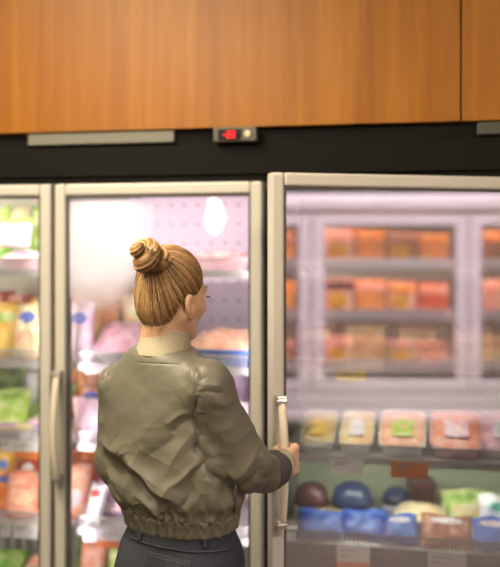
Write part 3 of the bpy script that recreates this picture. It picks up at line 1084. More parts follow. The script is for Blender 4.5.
cname = {'orange': 'orange', 'gold': 'golden', 'salmon': 'salmon', 'choc': 'mottled brown', 'red': 'red', 'brown': 'dark brown', 'tan': 'tan', 'meat': 'dusky red'}
for si in range(3):
    for di in range(3):
        for q in range(4):
            lx = PW * (1 - di) + (1.5 - q) * 0.205      # local x; mirrored order
            kk = pal[si][(q + di * 2 + si) % 5]
            k2 = pal[si][(q + 1 + di) % 5]
            hh = (0.20, 0.205, 0.15)[si] + 0.012 * ((q * 7 + di * 3) % 4 - 1)
            p = row_world(lx, 0.22, RSZ[si] + 0.0005)
            carton(p, row_rz, 0.188, 0.16, hh, K[kk], K[k2], K['gold'] if (q + di) % 2 else None,
                   '%s frozen food carton, %s in the %s row of the mirrored %s door' % (cname[kk], nth[q], ordn[si], dn[di]), name='frozen_food_carton', group='cartons in the mirrored freezer')
for zi, z in enumerate(RSZ):
    area('freezer_fill', row_world(0, 0.12, z + 0.27), row_world(0, 0.25, z), 2.8, 0.04, 18, (1.0, 0.84, 0.80))  # added lights that brighten the row as mirrored in the pane
area('freezer_front_fill', row_world(0, -0.9, 3.0), row_world(0, 0.1, 1.5), 2.4, 0.3, 150, (1.0, 0.87, 0.95))  # added light above the aisle, brightens the mirrored header and frames

# ------------------------------------------------------------------ hanging lamp down the aisle, mirrored in the middle pane
lp = empty('pendant_lamp', (-2.64, -7.77, 0), 0, 'glowing cluster of round bulbs hanging down the aisle, mirrored in the middle pane', 'lamp')
MB().lathe([(0.05, 3.17), (0.05, 3.199)], n=20).build('ceiling_plate', M_dark, parent=lp)
MB().tube([(0, 0, 2.32), (0, 0, 3.18)], 0.006).build('cord', M_dark, parent=lp)
MB().tube([(0, 0, 1.86), (0, 0, 2.33)], 0.02).build('stem', M_chrome, parent=lp)
M_bulb = mat('bulb_glow', (255, 236, 196), emit=90)
for bx, bz, br_ in ((-0.01, 2.17, 0.045), (0.015, 2.08, 0.052), (0.05, 1.99, 0.046), (-0.055, 2.0, 0.032), (0.0, 1.90, 0.048)):
    prof = [(br_ * math.sin(PI * k / 10) + 0.0005, -br_ * math.cos(PI * k / 10)) for k in range(11)]
    MB().lathe(prof, n=16, c=(bx, -0.02, bz)).build('bulb', M_bulb, parent=lp, smooth=True)

# ------------------------------------------------------------------ implicit surfaces -> quads
def nets(fn, lo, hi, h):
    lo, hi = np.array(lo, np.float32), np.array(hi, np.float32)
    n = np.ceil((hi - lo) / h).astype(int) + 1
    ax = [lo[i] + h * np.arange(n[i], dtype=np.float32) for i in range(3)]
    V = np.empty(tuple(n), np.float32)
    step = max(1, int(400000 // (n[1] * n[2])))
    for i in range(0, n[0], step):
        X, Y, Z = np.meshgrid(ax[0][i:i + step], ax[1], ax[2], indexing='ij')
        P = np.stack([X.ravel(), Y.ravel(), Z.ravel()], 1)
        V[i:i + step] = fn(P).reshape(X.shape)
    S = V < 0
    off = [(a, b, c) for a in (0, 1) for b in (0, 1) for c in (0, 1)]
    sl = lambda A, o: A[o[0]:A.shape[0] - 1 + o[0], o[1]:A.shape[1] - 1 + o[1], o[2]:A.shape[2] - 1 + o[2]]
    cnt = sum(sl(S, o).astype(np.int8) for o in off)
    act = (cnt > 0) & (cnt < 8)
    I = np.argwhere(act)
    idx = -np.ones(act.shape, np.int64)
    idx[act] = np.arange(len(I))
    cv = {o: V[I[:, 0] + o[0], I[:, 1] + o[1], I[:, 2] + o[2]] for o in off}
    acc = np.zeros((len(I), 3))
    num = np.zeros(len(I))
    for o in off:
        for d in range(3):
            if o[d] == 0:
                o2 = list(o)
                o2[d] = 1
                a, b = cv[o], cv[tuple(o2)]
                m = (a < 0) != (b < 0)
                t = np.where(m, a / np.where(m, a - b, 1), 0)
                p = np.tile(np.array(o, float), (len(I), 1))
                p[:, d] = t
                acc += np.where(m[:, None], p, 0)
                num += m
    verts = lo + h * (I + acc / num[:, None])
    faces = []
    for d in range(3):
        u, v = (d + 1) % 3, (d + 2) % 3
        A = [slice(None)] * 3
        B = [slice(None)] * 3
        A[d], B[d] = slice(0, -1), slice(1, None)
        ch = S[tuple(A)] != S[tuple(B)]
        E = np.argwhere(ch)
        E = E[(E[:, u] > 0) & (E[:, v] > 0) & (E[:, u] < n[u] - 1) & (E[:, v] < n[v] - 1)]
        ins = S[tuple(E.T)]
        q = []
        for du, dv in ((-1, -1), (0, -1), (0, 0), (-1, 0)):
            c = E.copy()
            c[:, u] += du
            c[:, v] += dv
            q.append(idx[tuple(c.T)])
        q = np.stack(q, 1)
        q[~ins] = q[~ins][:, ::-1]
        faces.append(q)
    F = np.concatenate(faces)
    F = F[(F >= 0).all(1)]
    return verts, F


def relax(V, F, it=2, lam=0.5):
    E = np.concatenate([F[:, [0, 1]], F[:, [1, 2]], F[:, [2, 3]], F[:, [3, 0]]])
    E = np.concatenate([E, E[:, ::-1]])
    deg = np.bincount(E[:, 0], minlength=len(V))[:, None]
    for _ in range(it):
        s = np.stack([np.bincount(E[:, 0], V[E[:, 1], k], minlength=len(V)) for k in range(3)], 1)
        V = V + lam * (s / np.maximum(deg, 1) - V)
    return V


def smin(a, b, k):
    h = np.clip(0.5 + 0.5 * (b - a) / k, 0, 1)
    return b * (1 - h) + a * h - k * h * (1 - h)


def smax(a, b, k):
    return -smin(-a, -b, k)


def cap(P, a, b, ra, rb):
    a, b = np.array(a, np.float32), np.array(b, np.float32)
    ba = b - a
    t = np.clip(((P - a) @ ba) / (ba @ ba), 0, 1)
    return np.linalg.norm(P - a - t[:, None] * ba, axis=1) - (ra + (rb - ra) * t)


def ell(P, c, rad):
    q = P - np.array(c, np.float32)
    rad = np.array(rad, np.float32)
    k0 = np.linalg.norm(q / rad, axis=1)
    k1 = np.linalg.norm(q / rad ** 2, axis=1)
    return k0 * (k0 - 1) / np.maximum(k1, 1e-6)


def chain(P, pts, rs, k=0.01):
    d = None
    for i in range(len(pts) - 1):
        c = cap(P, pts[i], pts[i + 1], rs[i], rs[i + 1])
        d = c if d is None else smin(d, c, k)
    return d


def sstep(x, a, b):
    t = np.clip((x - a) / (b - a), 0, 1)
    return t * t * (3 - 2 * t)


_nd = rng.normal(size=(24, 3))
_nd /= np.linalg.norm(_nd, axis=1)[:, None]
_np = rng.uniform(0, 6.28, 24)


def wav(P, freq, k0=0, n=6):
    s = 0
    for i in range(k0, k0 + n):
        s = s + np.sin(P @ (_nd[i % 24] * freq * (0.8 + 0.08 * i)).astype(np.float32) + _np[i % 24])
    return s / n


# ------------------------------------------------------------------ the shopper
ZP = 2.228
R0 = (165 - CX) / FPX * ZP
PB = CAM + FWD * ZP + RGT * R0


def Q(px, py, f):
    """body-frame point: column, row and depth beyond the figure's own plane"""
    zc = ZP + f
    return np.array([(px - CX) / FPX * zc - R0, f, 1.68 + (HY - py) / FPX * zc])


TURN = R_(25)
BF = np.array([math.sin(TURN), math.cos(TURN), 0])
BR = np.array([math.cos(TURN), -math.sin(TURN), 0])

def cloth_mat(name, c, c2, rough, bump, bscale, sheen=0.0, spec=0.5, stretch=None):
    m = mat(name, c, rough=rough, rgb2=c2, scale=5, sharp=0.3, bump=bump, bscale=bscale, sheen=sheen, spec=spec)
    return m


M_skin = mat('skin', (224, 184, 150), rough=0.5, rgb2=(216, 170, 134), scale=12, sharp=0.3)
M_skin.node_tree.nodes['Principled BSDF'].inputs['Subsurface Weight'].default_value = 0.12
M_skin.node_tree.nodes['Principled BSDF'].inputs['Subsurface Radius'].default_value = (0.02, 0.008, 0.004)
M_satin = cloth_mat('olive_satin', (111, 107, 90), (102, 98, 81), 0.46, 0.03, 200, spec=0.42, sheen=0.0)
M_shade_zip = mat('sleeve_shade_zip', (74, 66, 62), rough=0.8, bump=0.3, bscale=160)  # dark colour stands for shade in the sleeve end; the zip shares it
M_rib = mat('beige_rib', (170, 160, 132), rough=0.9, bump=0.2, bscale=200)
M_jean = mat('navy_denim', (32, 35, 43), rough=0.85, rgb2=(44, 47, 56), scale=120, sharp=0.3, bump=0.2, bscale=400)
M_stitch = mat('denim_stitch', (56, 58, 66), rough=0.8)
M_shoe = mat('dark_leather', (40, 34, 30), rough=0.4)
M_sole = mat('rubber_sole', (200, 196, 186), rough=0.7)

# head frame
PHI, PITCH = R_(45), R_(6)
HC = Q(171.8, 293, 0.02)
hr = np.array([math.cos(PHI), -math.sin(PHI), 0])
hf0 = np.array([math.sin(PHI), math.cos(PHI), 0])
hf = hf0 * math.cos(PITCH) - np.array([0, 0, 1.0]) * math.sin(PITCH)
hu = np.cross(hr, hf)
HM = np.stack([hr, hf, hu], 1)


def H2L(q):
    return HC + HM @ np.array(q, float)


NECK_LO = Q(160, 362, 0.02)


def head_sdf(P):
    q = ((P - HC) @ HM).astype(np.float32)
    qa = q.copy()
    qa[:, 0] = np.abs(qa[:, 0])
    d = ell(q, (0, -0.010, 0.03), (0.070, 0.083, 0.083))
    d = smin(d, ell(q, (0, 0.028, -0.026), (0.056, 0.058, 0.080)), 0.03)
    d = smin(d, cap(qa, (0.048, -0.002, -0.055), (0.011, 0.062, -0.099), 0.015, 0.013), 0.025)
    d = smin(d, cap(q, (-0.008, 0.066, -0.099), (0.008, 0.066, -0.099), 0.012, 0.012), 0.015)
    d = smin(d, cap(qa, (0.040, 0.052, -0.030), (0.046, 0.040, -0.026), 0.022, 0.018), 0.02)
    d = smin(d, cap(qa, (0.0, 0.084, 0.014), (0.036, 0.070, 0.014), 0.010, 0.010), 0.015)
    d = smax(d, -ell(qa, (0.030, 0.098, -0.004), (0.017, 0.018, 0.012)), 0.012)
    d = smin(d, cap(q, (0, 0.088, 0.0), (0, 0.106, -0.036), 0.007, 0.0095), 0.010)
    d = smin(d, cap(qa, (0.0, 0.098, -0.041), (0.010, 0.092, -0.041), 0.007, 0.006), 0.006)
    d = smin(d, cap(qa, (0, 0.085, -0.062), (0.018, 0.075, -0.064), 0.006, 0.003), 0.006)
    d = smin(d, cap(qa, (0, 0.081, -0.072), (0.015, 0.073, -0.071), 0.007, 0.003), 0.006)
    # ears
    th = R_(8)
    e = qa - np.array((0.0715, 0.003, -0.030), np.float32)
    ex = e[:, 0] * math.cos(th) + e[:, 1] * math.sin(th)
    ey = -e[:, 0] * math.sin(th) + e[:, 1] * math.cos(th)
    E = np.stack([ex, ey + e[:, 2] * 0.18, e[:, 2]], 1)
    ear = ell(E, (0.002, -0.004, 0.004), (0.0098, 0.0165, 0.0265))
    ear = smin(ear, ell(E, (0.0, 0.003, -0.024), (0.006, 0.008, 0.010)), 0.008)
    ear = smax(ear, -ell(E, (0.012, -0.001, 0.005), (0.009, 0.0095, 0.0185)), 0.004)
    ear = smin(ear, cap(E, (0.0, 0.009, -0.008), (0.006, 0.009, -0.002), 0.004, 0.003), 0.004)
    d = smin(d, ear, 0.006)
    d = smin(d, cap(P, H2L((0, -0.022, -0.05)), NECK_LO, 0.050, 0.056), 0.022)
    return d


# --- hand gripping the bar of the open door
def door_pt(lx, ly, z):
    c, s = math.cos(th26), math.sin(th26)
    wpt = np.array([HINGE[0] + c * lx - s * ly, HINGE[1] + s * lx + c * ly, z])
    d = wpt - np.array([PB[0], PB[1], 0])
    return np.array([d @ RGT, d @ FWD, z])


DW = XH - XB - gap
BAR = door_pt(-DW + FW * 0.5 + 0.003, -0.0555, 1.106)


def hand_sdf(P, B, wrist, elbow, s=1.0):
    """fist closed round a vertical bar at B; s = -1 mirrors it"""
    o = lambda x, y, z: np.array([B[0] + s * x, B[1] + y, B[2] + z])
    d = None
    zs = (0.031, 0.0105, -0.0105, -0.030)
    rr = (0.0095, 0.0100, 0.0095, 0.0082)
    ln = (0.97, 1.05, 1.0, 0.85)
    palm = None
    for z, r, l in zip(zs, rr, ln):
        m = o(0.0270, -0.003, z)
        fg = chain(P, [m, o(0.0135 * l, 0.0245, z * 0.97 - 0.001), o(-0.011 * l, 0.0215, z * 0.95 - 0.002), o(-0.0225 * l, 0.003, z * 0.93 - 0.002)],
                   [r * 1.12, r * 1.02, r * 0.95, r * 0.8], 0.004)
        d = fg if d is None else np.minimum(d, fg)
        pc = cap(P, wrist + np.array([0, 0, z * 0.5]), m, 0.015, 0.0112)
        palm = pc if palm is None else smin(palm, pc, 0.012)
    d = smin(d, palm, 0.006)
    th_ = chain(P, [wrist * 0.35 + o(0.008, -0.03, 0.014) * 0.65, o(0.002, -0.030, 0.020), o(-0.021, -0.017, 0.024), o(-0.026, 0.004, 0.024)], [0.013, 0.0105, 0.0095, 0.0080], 0.006)
    d = smin(d, th_, 0.006)
    d = smin(d, cap(P, wrist, elbow, 0.0205, 0.030), 0.010)
    return d


WR = BAR + np.array([-0.012, -0.066, -0.004])
ELB = Q(240, 464, -0.015)
SHR = Q(206, 389, -0.072)
SHL = Q(121, 389, 0.06)
ELL_ = Q(120, 461, 0.06)
WRL = Q(146, 446, 0.30)

Vh, Fh = nets(head_sdf, HC - np.array([0.15, 0.17, 0.24]), HC + np.array([0.15, 0.17, 0.14]), 0.0028)
hnd = lambda P: hand_sdf(P, BAR, WR, ELB)
Vr, Fr = nets(hnd, np.minimum(BAR, ELB) - 0.075, np.maximum(BAR, ELB) + 0.085, 0.0024)
BL_ = WRL + np.array([0.03, 0.06, 0.0])
hndl = lambda P: hand_sdf(P, BL_, WRL, ELL_, -1.0)
Vl, Fl = nets(hndl, np.minimum(BL_, ELL_) - 0.075, np.maximum(BL_, ELL_) + 0.085, 0.004)

HIPC = Q(181, 560, 0.02)
HIPZ = 0.90
hipL = np.array([HIPC[0], HIPC[1], HIPZ]) - BR * 0.082
hipR = np.array([HIPC[0], HIPC[1], HIPZ]) + BR * 0.082
kneeL = np.array([hipL[0] - 0.005, hipL[1] + 0.035, 0.48])
kneeR = np.array([hipR[0] + 0.01, hipR[1] + 0.005, 0.48])
ankL = np.array([hipL[0] - 0.01, hipL[1] + 0.01, 0.085])
ankR = np.array([hipR[0] + 0.02, hipR[1] - 0.06, 0.085])


def trunk_sdf(P):
    c0 = np.array([HIPC[0], HIPC[1], 0.95])
    d = cap(P, c0, Q(164, 385, 0.02), 0.085, 0.085)
    d = smin(d, cap(P, SHL, SHR, 0.045, 0.045), 0.05)
    for s_, e_ in ((SHL, ELL_), (SHR, ELB)):
        d = smin(d, cap(P, s_, e_, 0.042, 0.036), 0.03)
    for a, b, c in ((hipL, kneeL, ankL), (hipR, kneeR, ankR)):
        d = smin(d, chain(P, [a, b, c], [0.075, 0.048, 0.034], 0.02), 0.03)
    return d


Vt, Ft = nets(trunk_sdf, (-0.24, -0.22, 0.04), (0.30, 0.30, 1.46), 0.009)
VV, FF, base = [], [], 0
for V_, F_ in ((relax(Vh, Fh, 2), Fh), (relax(Vr, Fr, 2), Fr), (relax(Vl, Fl, 2), Fl), (relax(Vt, Ft, 1), Ft)):
    VV.append(V_)
    FF.append(F_ + base)
    base += len(V_)
person = np_mesh('person', np.concatenate(VV), np.concatenate(FF), M_skin)
person.location = (PB[0], PB[1], 0)
person.rotation_euler = (0, 0, PSI)
tag(person, 'person with a high hair bun and olive satin jacket pulling open the door', 'person')

# --- jacket
def prof(z, keys):
    ks = sorted(keys)
    zz = np.linspace(ks[0][0], ks[-1][0], 200)
    out = []
    for j in range(1, len(ks[0])):
        v = np.interp(zz, [k[0] for k in ks], [k[j] for k in ks])
        v = np.convolve(np.pad(v, 8, mode='edge'), np.ones(17) / 17, 'valid')
        out.append(np.interp(z, zz, v).astype(np.float32))
    return out


zy = lambda y: 1.68 - (y - 245) / 404.0
TK = [(zy(346), 0.070, 0.062, -0.004), (zy(356), 0.088, 0.070, -0.004), (zy(368), 0.122, 0.085, 0.0), (zy(385), 0.148, 0.102, 0.002), (zy(410), 0.160, 0.114, 0.005),
      (zy(440), 0.168, 0.120, 0.008), (zy(470), 0.172, 0.124, 0.016), (zy(490), 0.170, 0.126, 0.026), (zy(503), 0.160, 0.122, 0.034), (zy(511), 0.147, 0.115, 0.038),
      (zy(518), 0.1385, 0.108, 0.040), (zy(545), 0.136, 0.106, 0.041)]


def torso_xy(P):
    a, b, cx = prof(P[:, 2], TK)
    x = P[:, 0] - cx
    y = P[:, 1] - 0.02
    u = x * BR[0] + y * BR[1]
    v = x * BF[0] + y * BF[1]
    return u, v, a, b


def torso_sdf(P):
    u, v, a, b = torso_xy(P)
    e = 2.3
    n = (np.abs(u / a) ** e + np.abs(v / b) ** e) ** (1 / e)
    return (n - 1) * np.minimum(a, b) * 0.95


# folds drawn over the back: x0, y0, x1, y1, width, height (mm), kind (0 ridge, 1 step)
CR = [(116, 446, 186, 500, 11, 19, 1), (128, 452, 138, 494, 8, -7, 0), (168, 480, 202, 456, 5, 7, 0), (183, 494, 210, 448, 4.5, -8, 0),
      (136, 490, 190, 512, 5, 8, 0), (132, 500, 185, 520, 4, -4, 0), (192, 514, 232, 508, 4.5, 6, 0), (140, 436, 178, 392, 9, 4, 0), (152, 446, 196, 402, 7, -4, 0),
      (172, 412, 199, 404, 4, 5, 0), (176, 420, 200, 412, 4, -5, 0), (100, 440, 122, 447, 5, 5, 0), (104, 452, 122, 470, 6, -5, 0), (102, 384, 96, 424, 3, 3, 0),
      (150, 360, 146, 430, 9, 2.5, 0), 
      (212, 470, 222, 506, 6, 5, 0), (204, 486, 210, 512, 4, -5, 0), (108, 470, 122, 500, 5, 6, 0), (112, 480, 132, 508, 4, -6, 0), (155, 505, 172, 490, 4, 4, 0)]
# the sunk armhole seam
CB = [(197, 364, 199, 400, 2.6, -5, 0), (199, 392, 199, 446, 3.2, -9, 0), (199, 438, 240, 490, 4.0, -15, 0)]
# folds over the sleeve
CS = [(204, 380, 222, 374, 2.5, 2.5, 0), (203, 387, 222, 381, 2.5, -4, 0), (210, 394, 236, 392, 6, 5, 0), (208, 405, 244, 402, 6, -3, 0),
      (222, 430, 256, 426, 7, 4, 0), (216, 450, 240, 470, 6, 5, 0), (232, 470, 258, 452, 5, 5, 0), (238, 480, 262, 466, 4, -5, 0), (262, 450, 270, 476, 3, 6, 0), (257, 452, 264, 478, 2.5, -5, 0),
      (104, 372, 114, 358, 2.2, 5, 0), (108, 376, 120, 360, 2.2, -6, 0), (100, 380, 108, 364, 2.2, -5, 0), (113, 372, 124, 362, 2, 4, 0)]


SEAM = [(197, 358, 198.5, 400, 0.8, -2.6, 0), (198.5, 395, 199.5, 442, 0.8, -2.6, 0), (118, 353, 106, 372, 0.8, -2.6, 0), (106, 370, 101, 400, 0.8, -1.6, 0), (138, 360, 186, 360, 0.7, -1.4, 0)]
for q_ in range(8):
    y_ = 366 + q_ * 8.5 + rng.uniform(-3, 3)
    SEAM.append((199.5, y_, 204 + rng.uniform(0, 8), y_ - rng.uniform(-2, 6), 1.5, rng.uniform(0.8, 1.9) * (-1) ** q_, 0))


def creases(P, L, wob=1.0):
    px = 165 + 404 * P[:, 0]
    py = 245 + 404 * (1.68 - P[:, 2])
    wx = 2.5 * np.sin(py * 0.11 + 1.0) + 1.5 * np.sin(py * 0.23 + px * 0.07)
    wy = 2.5 * np.sin(px * 0.10 + 0.4) + 1.5 * np.sin(px * 0.21 - py * 0.06)
    px, py = px + wx * wob, py + wy * wob
    out = np.zeros(len(P), np.float32)
    for x0, y0, x1, y1, w_, a, k in L:
        dx, dy = x1 - x0, y1 - y0
        l2 = dx * dx + dy * dy
        t = ((px - x0) * dx + (py - y0) * dy) / l2
        tc = np.clip(t, 0, 1)
        dd = np.hypot(px - x0 - tc * dx, py - y0 - tc * dy)
        s = ((px - x0) * dy - (py - y0) * dx) / math.sqrt(l2) / w_
        tap = np.sqrt(np.clip(np.sin(PI * np.clip(t * 0.9 + 0.05, 0, 1)), 0, 1))
        g = np.exp(-(dd / w_) ** 1.4)
        if k == 1:
            g = g * np.clip(s * 1.6 + 0.35, -1, 1)
        out += (a / 1000.0 * g * tap).astype(np.float32)
    return out


CUF1 = WR + np.array([-0.010, -0.006, -0.001])
CUF0 = CUF1 + np.array([-0.033, -0.043, -0.004])


def sleeve_r(P):
    d = cap(P, SHR, ELB, 0.058, 0.066)
    d = smin(d, cap(P, ELB, CUF0, 0.064, 0.047), 0.03)
    return smin(d, ell(P, SHR + np.array([0.004, 0.0, 0.010]), (0.058, 0.06, 0.058)), 0.02)


def sleeve_l(P):
    d = cap(P, SHL, ELL_, 0.054, 0.055)
    d = smin(d, cap(P, ELL_, WRL + (ELL_ - WRL) * 0.12, 0.054, 0.042), 0.03)
    return smin(d, ell(P, SHL + np.array([-0.002, 0, 0.012]), (0.052, 0.055, 0.052)), 0.02)


HEMZ = zy(508)


def jacket_sdf(P):
    d = torso_sdf(P)
    nk = Q(161, 358, 0.01)
    d = smin(d, cap(P, nk, SHL + np.array([0.012, 0, -0.004]), 0.050, 0.046), 0.05)
    d = smin(d, cap(P, nk, SHR + np.array([-0.012, 0, -0.002]), 0.050, 0.046), 0.05)
    top = Q(161, 347, 0.0)
    d = smax(d, (P[:, 2] - top[2]) - 0.10 * (P[:, 1] - 0.0), 0.018)
    d = smin(d, np.minimum(sleeve_r(P), sleeve_l(P)), 0.007)
    return smax(d, (HEMZ - 0.012) - P[:, 2], 0.004)


def finer(V, F):
    """each quad into four"""
    E = np.sort(np.concatenate([F[:, [i, (i + 1) % 4]] for i in range(4)]), axis=1)
    U, inv = np.unique(E, axis=0, return_inverse=True)
    inv = inv.reshape(4, len(F)).T + len(V)
    c = np.arange(len(F)) + len(V) + len(U)
    V2 = np.concatenate([V, V[U].mean(1), V[F].mean(1)])
    F2 = np.concatenate([np.stack([F[:, i], inv[:, i], c, inv[:, (i + 3) % 4]], 1) for i in range(4)])
    return V2, F2


def normals(V, F):
    n = np.cross(V[F[:, 2]] - V[F[:, 0]], V[F[:, 3]] - V[F[:, 1]])
    N = np.stack([np.bincount(F.ravel(), np.repeat(n[:, k], 4), minlength=len(V)) for k in range(3)], 1)
    return N / (np.linalg.norm(N, axis=1, keepdims=True) + 1e-12)


from mathutils import noise as mnoise


def gnoise(C):
    return np.array([mnoise.noise(c) for c in C.tolist()], np.float32)


def ridges(x, y, z, ang, lo_f, hi_f, seed):
    """sharp-crested folds running along the direction ang of the x-z plane"""
    c, s_ = math.cos(ang), math.sin(ang)
    a, b = x * c + z * s_, -x * s_ + z * c
    wx = gnoise(np.stack([x * 9 + seed, y * 9, z * 9], 1))
    C = np.stack([a * lo_f + 3.1 * seed, (b + 0.016 * wx) * hi_f, y * hi_f * 0.45 + seed], 1)
    return (1 - np.abs(gnoise(C)) * 2.2) 


def jacket_folds(V):
    x, y, z = V.T
    P = V.astype(np.float32)
    py = 245 + 404 * (1.68 - z)
    px = 165 + 404 * x
    dt, ds = torso_sdf(P), np.minimum(sleeve_r(P), sleeve_l(P))
    on_arm = sstep(dt - ds, -0.012, 0.012)
    back = 1 - sstep(y, 0.06, 0.13)
    low = sstep(py, 395, 465)
    hemw = 1 - sstep(py, 494, 506)
    u, v, a, b = torso_xy(P)
    th = np.arctan2(v, u)
    f = creases(P, CR) * back * (1 - 0.75 * on_arm)
    f += creases(P, CS) * on_arm * (1 - sstep(y, 0.10, 0.2))
    f += creases(P, CB) * back + creases(P, SEAM, 0.0) * back
    body = (0.0008 + 0.0048 * low) * hemw * ridges(x, y, z, 0.85, 4.5, 15, 2.3)
    body += (0.0004 + 0.0034 * low) * hemw * ridges(x, y, z, -0.55, 5.5, 19, 7.7)
    arm = 0.0034 * ridges(x, y, z, 0.25, 5.5, 15, 4.1) + 0.0016 * ridges(x, y, z, -0.7, 6, 24, 9.4)
    f += body * (1 - on_arm) + arm * on_arm
    f += 0.0004 * ridges(x, y, z, 0.4, 16, 40, 1.2)
    gat = np.exp(-((z - (HEMZ - 0.004)) / 0.024) ** 2) * (1 - on_arm)
    gq = np.abs(np.sin(th * 15 + 1.3 * np.sin(th * 4) + 6 * (z - HEMZ)))
    f += gat * 0.0085 * (0.5 - gq) + gat * 0.002 * np.sin(th * 47)
    return f


Vj, Fj = nets(jacket_sdf, (-0.27, -0.24, 0.96), (0.31, 0.36, 1.47), 0.0055)
Vj, Fj = finer(relax(Vj, Fj, 3), Fj)
Vj = relax(Vj, Fj, 3)
Vj, Fj = finer(Vj, Fj)
Vj = relax(Vj, Fj, 4)
Vj = Vj + normals(Vj, Fj) * jacket_folds(Vj)[:, None]
jacket = np_mesh('jacket', relax(Vj, Fj, 1, 0.3), Fj, M_satin, parent=person)


def band_sdf(P):
    u, v, a, b = torso_xy(P)
    th = np.arctan2(v, u)
    d = torso_sdf(P)
    d = d - 0.003 - 0.0026 * (np.sin(th * 27 + 1.5 * np.sin(th * 5)) + 0.7 * np.sin(th * 44 + 2) * np.sin(P[:, 2] * 160))
    z0, z1 = HEMZ - 0.052, HEMZ - 0.002
    return smax(d, np.abs(P[:, 2] - (z0 + z1) / 2) - (z1 - z0) / 2, 0.012)


Vb, Fb = nets(band_sdf, (-0.16, -0.16, HEMZ - 0.07), (0.24, 0.20, HEMZ + 0.015), 0.0036)
np_mesh('waistband', relax(Vb, Fb, 1), Fb, M_satin, parent=jacket)


def tube_ring(P, a, b, ra, rb, t, ribs=0, amp=0.0):
    a, b = np.array(a, np.float32), np.array(b, np.float32)
    ba = b - a
    L = np.linalg.norm(ba)
    ax = ba / L
    s = (P - a) @ ax
    rad = P - a - s[:, None] * ax
    rr = np.linalg.norm(rad, axis=1)
    tt = np.clip(s / L, 0, 1)
    R = ra + (rb - ra) * tt
    if ribs:
        e1 = np.cross(ax, [0, 0, 1.0])
        e1 /= np.linalg.norm(e1)
        e2 = np.cross(ax, e1)
        R = R + amp * np.sin(ribs * np.arctan2(rad @ e2, rad @ e1))
    return smax(np.abs(rr - R) - t, np.abs(s - L / 2) - L / 2, 0.004)


Vc, Fc = nets(lambda P: tube_ring(P, CUF0, CUF1, 0.046, 0.041, 0.006, 60, 0.0008), np.minimum(CUF0, CUF1) - 0.07, np.maximum(CUF0, CUF1) + 0.07, 0.003)
np_mesh('cuff', relax(Vc, Fc, 1), Fc, M_shade_zip, parent=jacket)['label'] = 'dark ring of shade at the sleeve end'
a_, b_ = WR + np.array([-0.006, -0.010, 0.001]), WR * 0.52 + BAR * 0.48 + np.array([-0.003, 0, 0.001])
Vc, Fc = nets(lambda P: tube_ring(P, a_, b_, 0.0365, 0.0345, 0.004, 44, 0.0008), np.minimum(a_, b_) - 0.06, np.maximum(a_, b_) + 0.06, 0.0026)
np_mesh('cuff', relax(Vc, Fc, 1), Fc, M_rib, parent=jacket)['label'] = 'beige ribbed inner cuff'
a_, b_ = WRL + (ELL_ - WRL) * 0.18, WRL + (ELL_ - WRL) * 0.0
Vc, Fc = nets(lambda P: tube_ring(P, a_, b_, 0.042, 0.038, 0.006, 60, 0.0008), np.minimum(a_, b_) - 0.06, np.maximum(a_, b_) + 0.06, 0.004)
np_mesh('cuff', relax(Vc, Fc, 1), Fc, M_shade_zip, parent=jacket)
# stand collar, higher at the back
COL0, COL1 = Q(162.5, 361, 0.005), Q(167, 332, 0.02)


def collar_sdf(P):
    d = tube_ring(P, COL0, COL1, 0.069, 0.054, 0.0045, 74, 0.0008)
    d = smin(d, tube_ring(P, COL1 - (COL1 - COL0) * 0.06, COL1 + (COL1 - COL0) * 0.04, 0.055, 0.0535, 0.006), 0.004)
    return d


Vc, Fc = nets(collar_sdf, COL0 - np.array([0.1, 0.1, 0.03]), COL1 + np.array([0.1, 0.1, 0.03]), 0.0026)
np_mesh('collar', relax(Vc, Fc, 1), Fc, M_rib, parent=jacket)['label'] = 'beige ribbed stand collar'
# zipped side pocket edge
zp = MB()
zp.tube([Q(236, 478, -0.075), Q(235.5, 495, -0.078), Q(234, 512, -0.072)], 0.0035, n=6)
zp.build('pocket_zip', M_shade_zip, parent=jacket, smooth=True)

# --- jeans
def jean_sdf(P):
    c = np.array([HIPC[0], HIPC[1]], np.float32)
    x, y = P[:, 0] - c[0], P[:, 1] - c[1]
    u, v = x * BR[0] + y * BR[1], x * BF[0] + y * BF[1]
    z = P[:, 2]
    a = np.interp(z, [0.76, 0.84, 0.90, 0.96, 1.02, 1.06], [0.136, 0.140, 0.139, 0.135, 0.128, 0.124]).astype(np.float32)
    b = np.interp(z, [0.76, 0.84, 0.90, 0.96, 1.02, 1.06], [0.105, 0.118, 0.118, 0.112, 0.100, 0.095]).astype(np.float32)
    e = 2.3
    d = ((np.abs(u / a) ** e + np.abs(v / b) ** e) ** (1 / e) - 1) * np.minimum(a, b)
    d = np.maximum(d, np.maximum(z - 1.04, 0.80 - z))
    q = np.stack([u, v, z], 1)
    qa = q.copy()
    qa[:, 0] = np.abs(qa[:, 0])
    d = smin(d, ell(qa, (0.068, -0.075, 0.865), (0.075, 0.062, 0.085)), 0.03)
    d = smin(d, chain(P, [hipL, kneeL, ankL], [0.086, 0.060, 0.046], 0.02), 0.025)
    d = smin(d, chain(P, [hipR, kneeR, ankR], [0.086, 0.060, 0.046], 0.02), 0.025)
    d = d - 0.0015 * wav(P, 70, 3)
    return smax(d, 0.075 - P[:, 2], 0.004)


Vq, Fq = nets(jean_sdf, (-0.2, -0.24, 0.05), (0.30, 0.26, 1.06), 0.0055)
jeans = np_mesh('jeans', relax(Vq, Fq, 1), Fq, M_jean, parent=person)


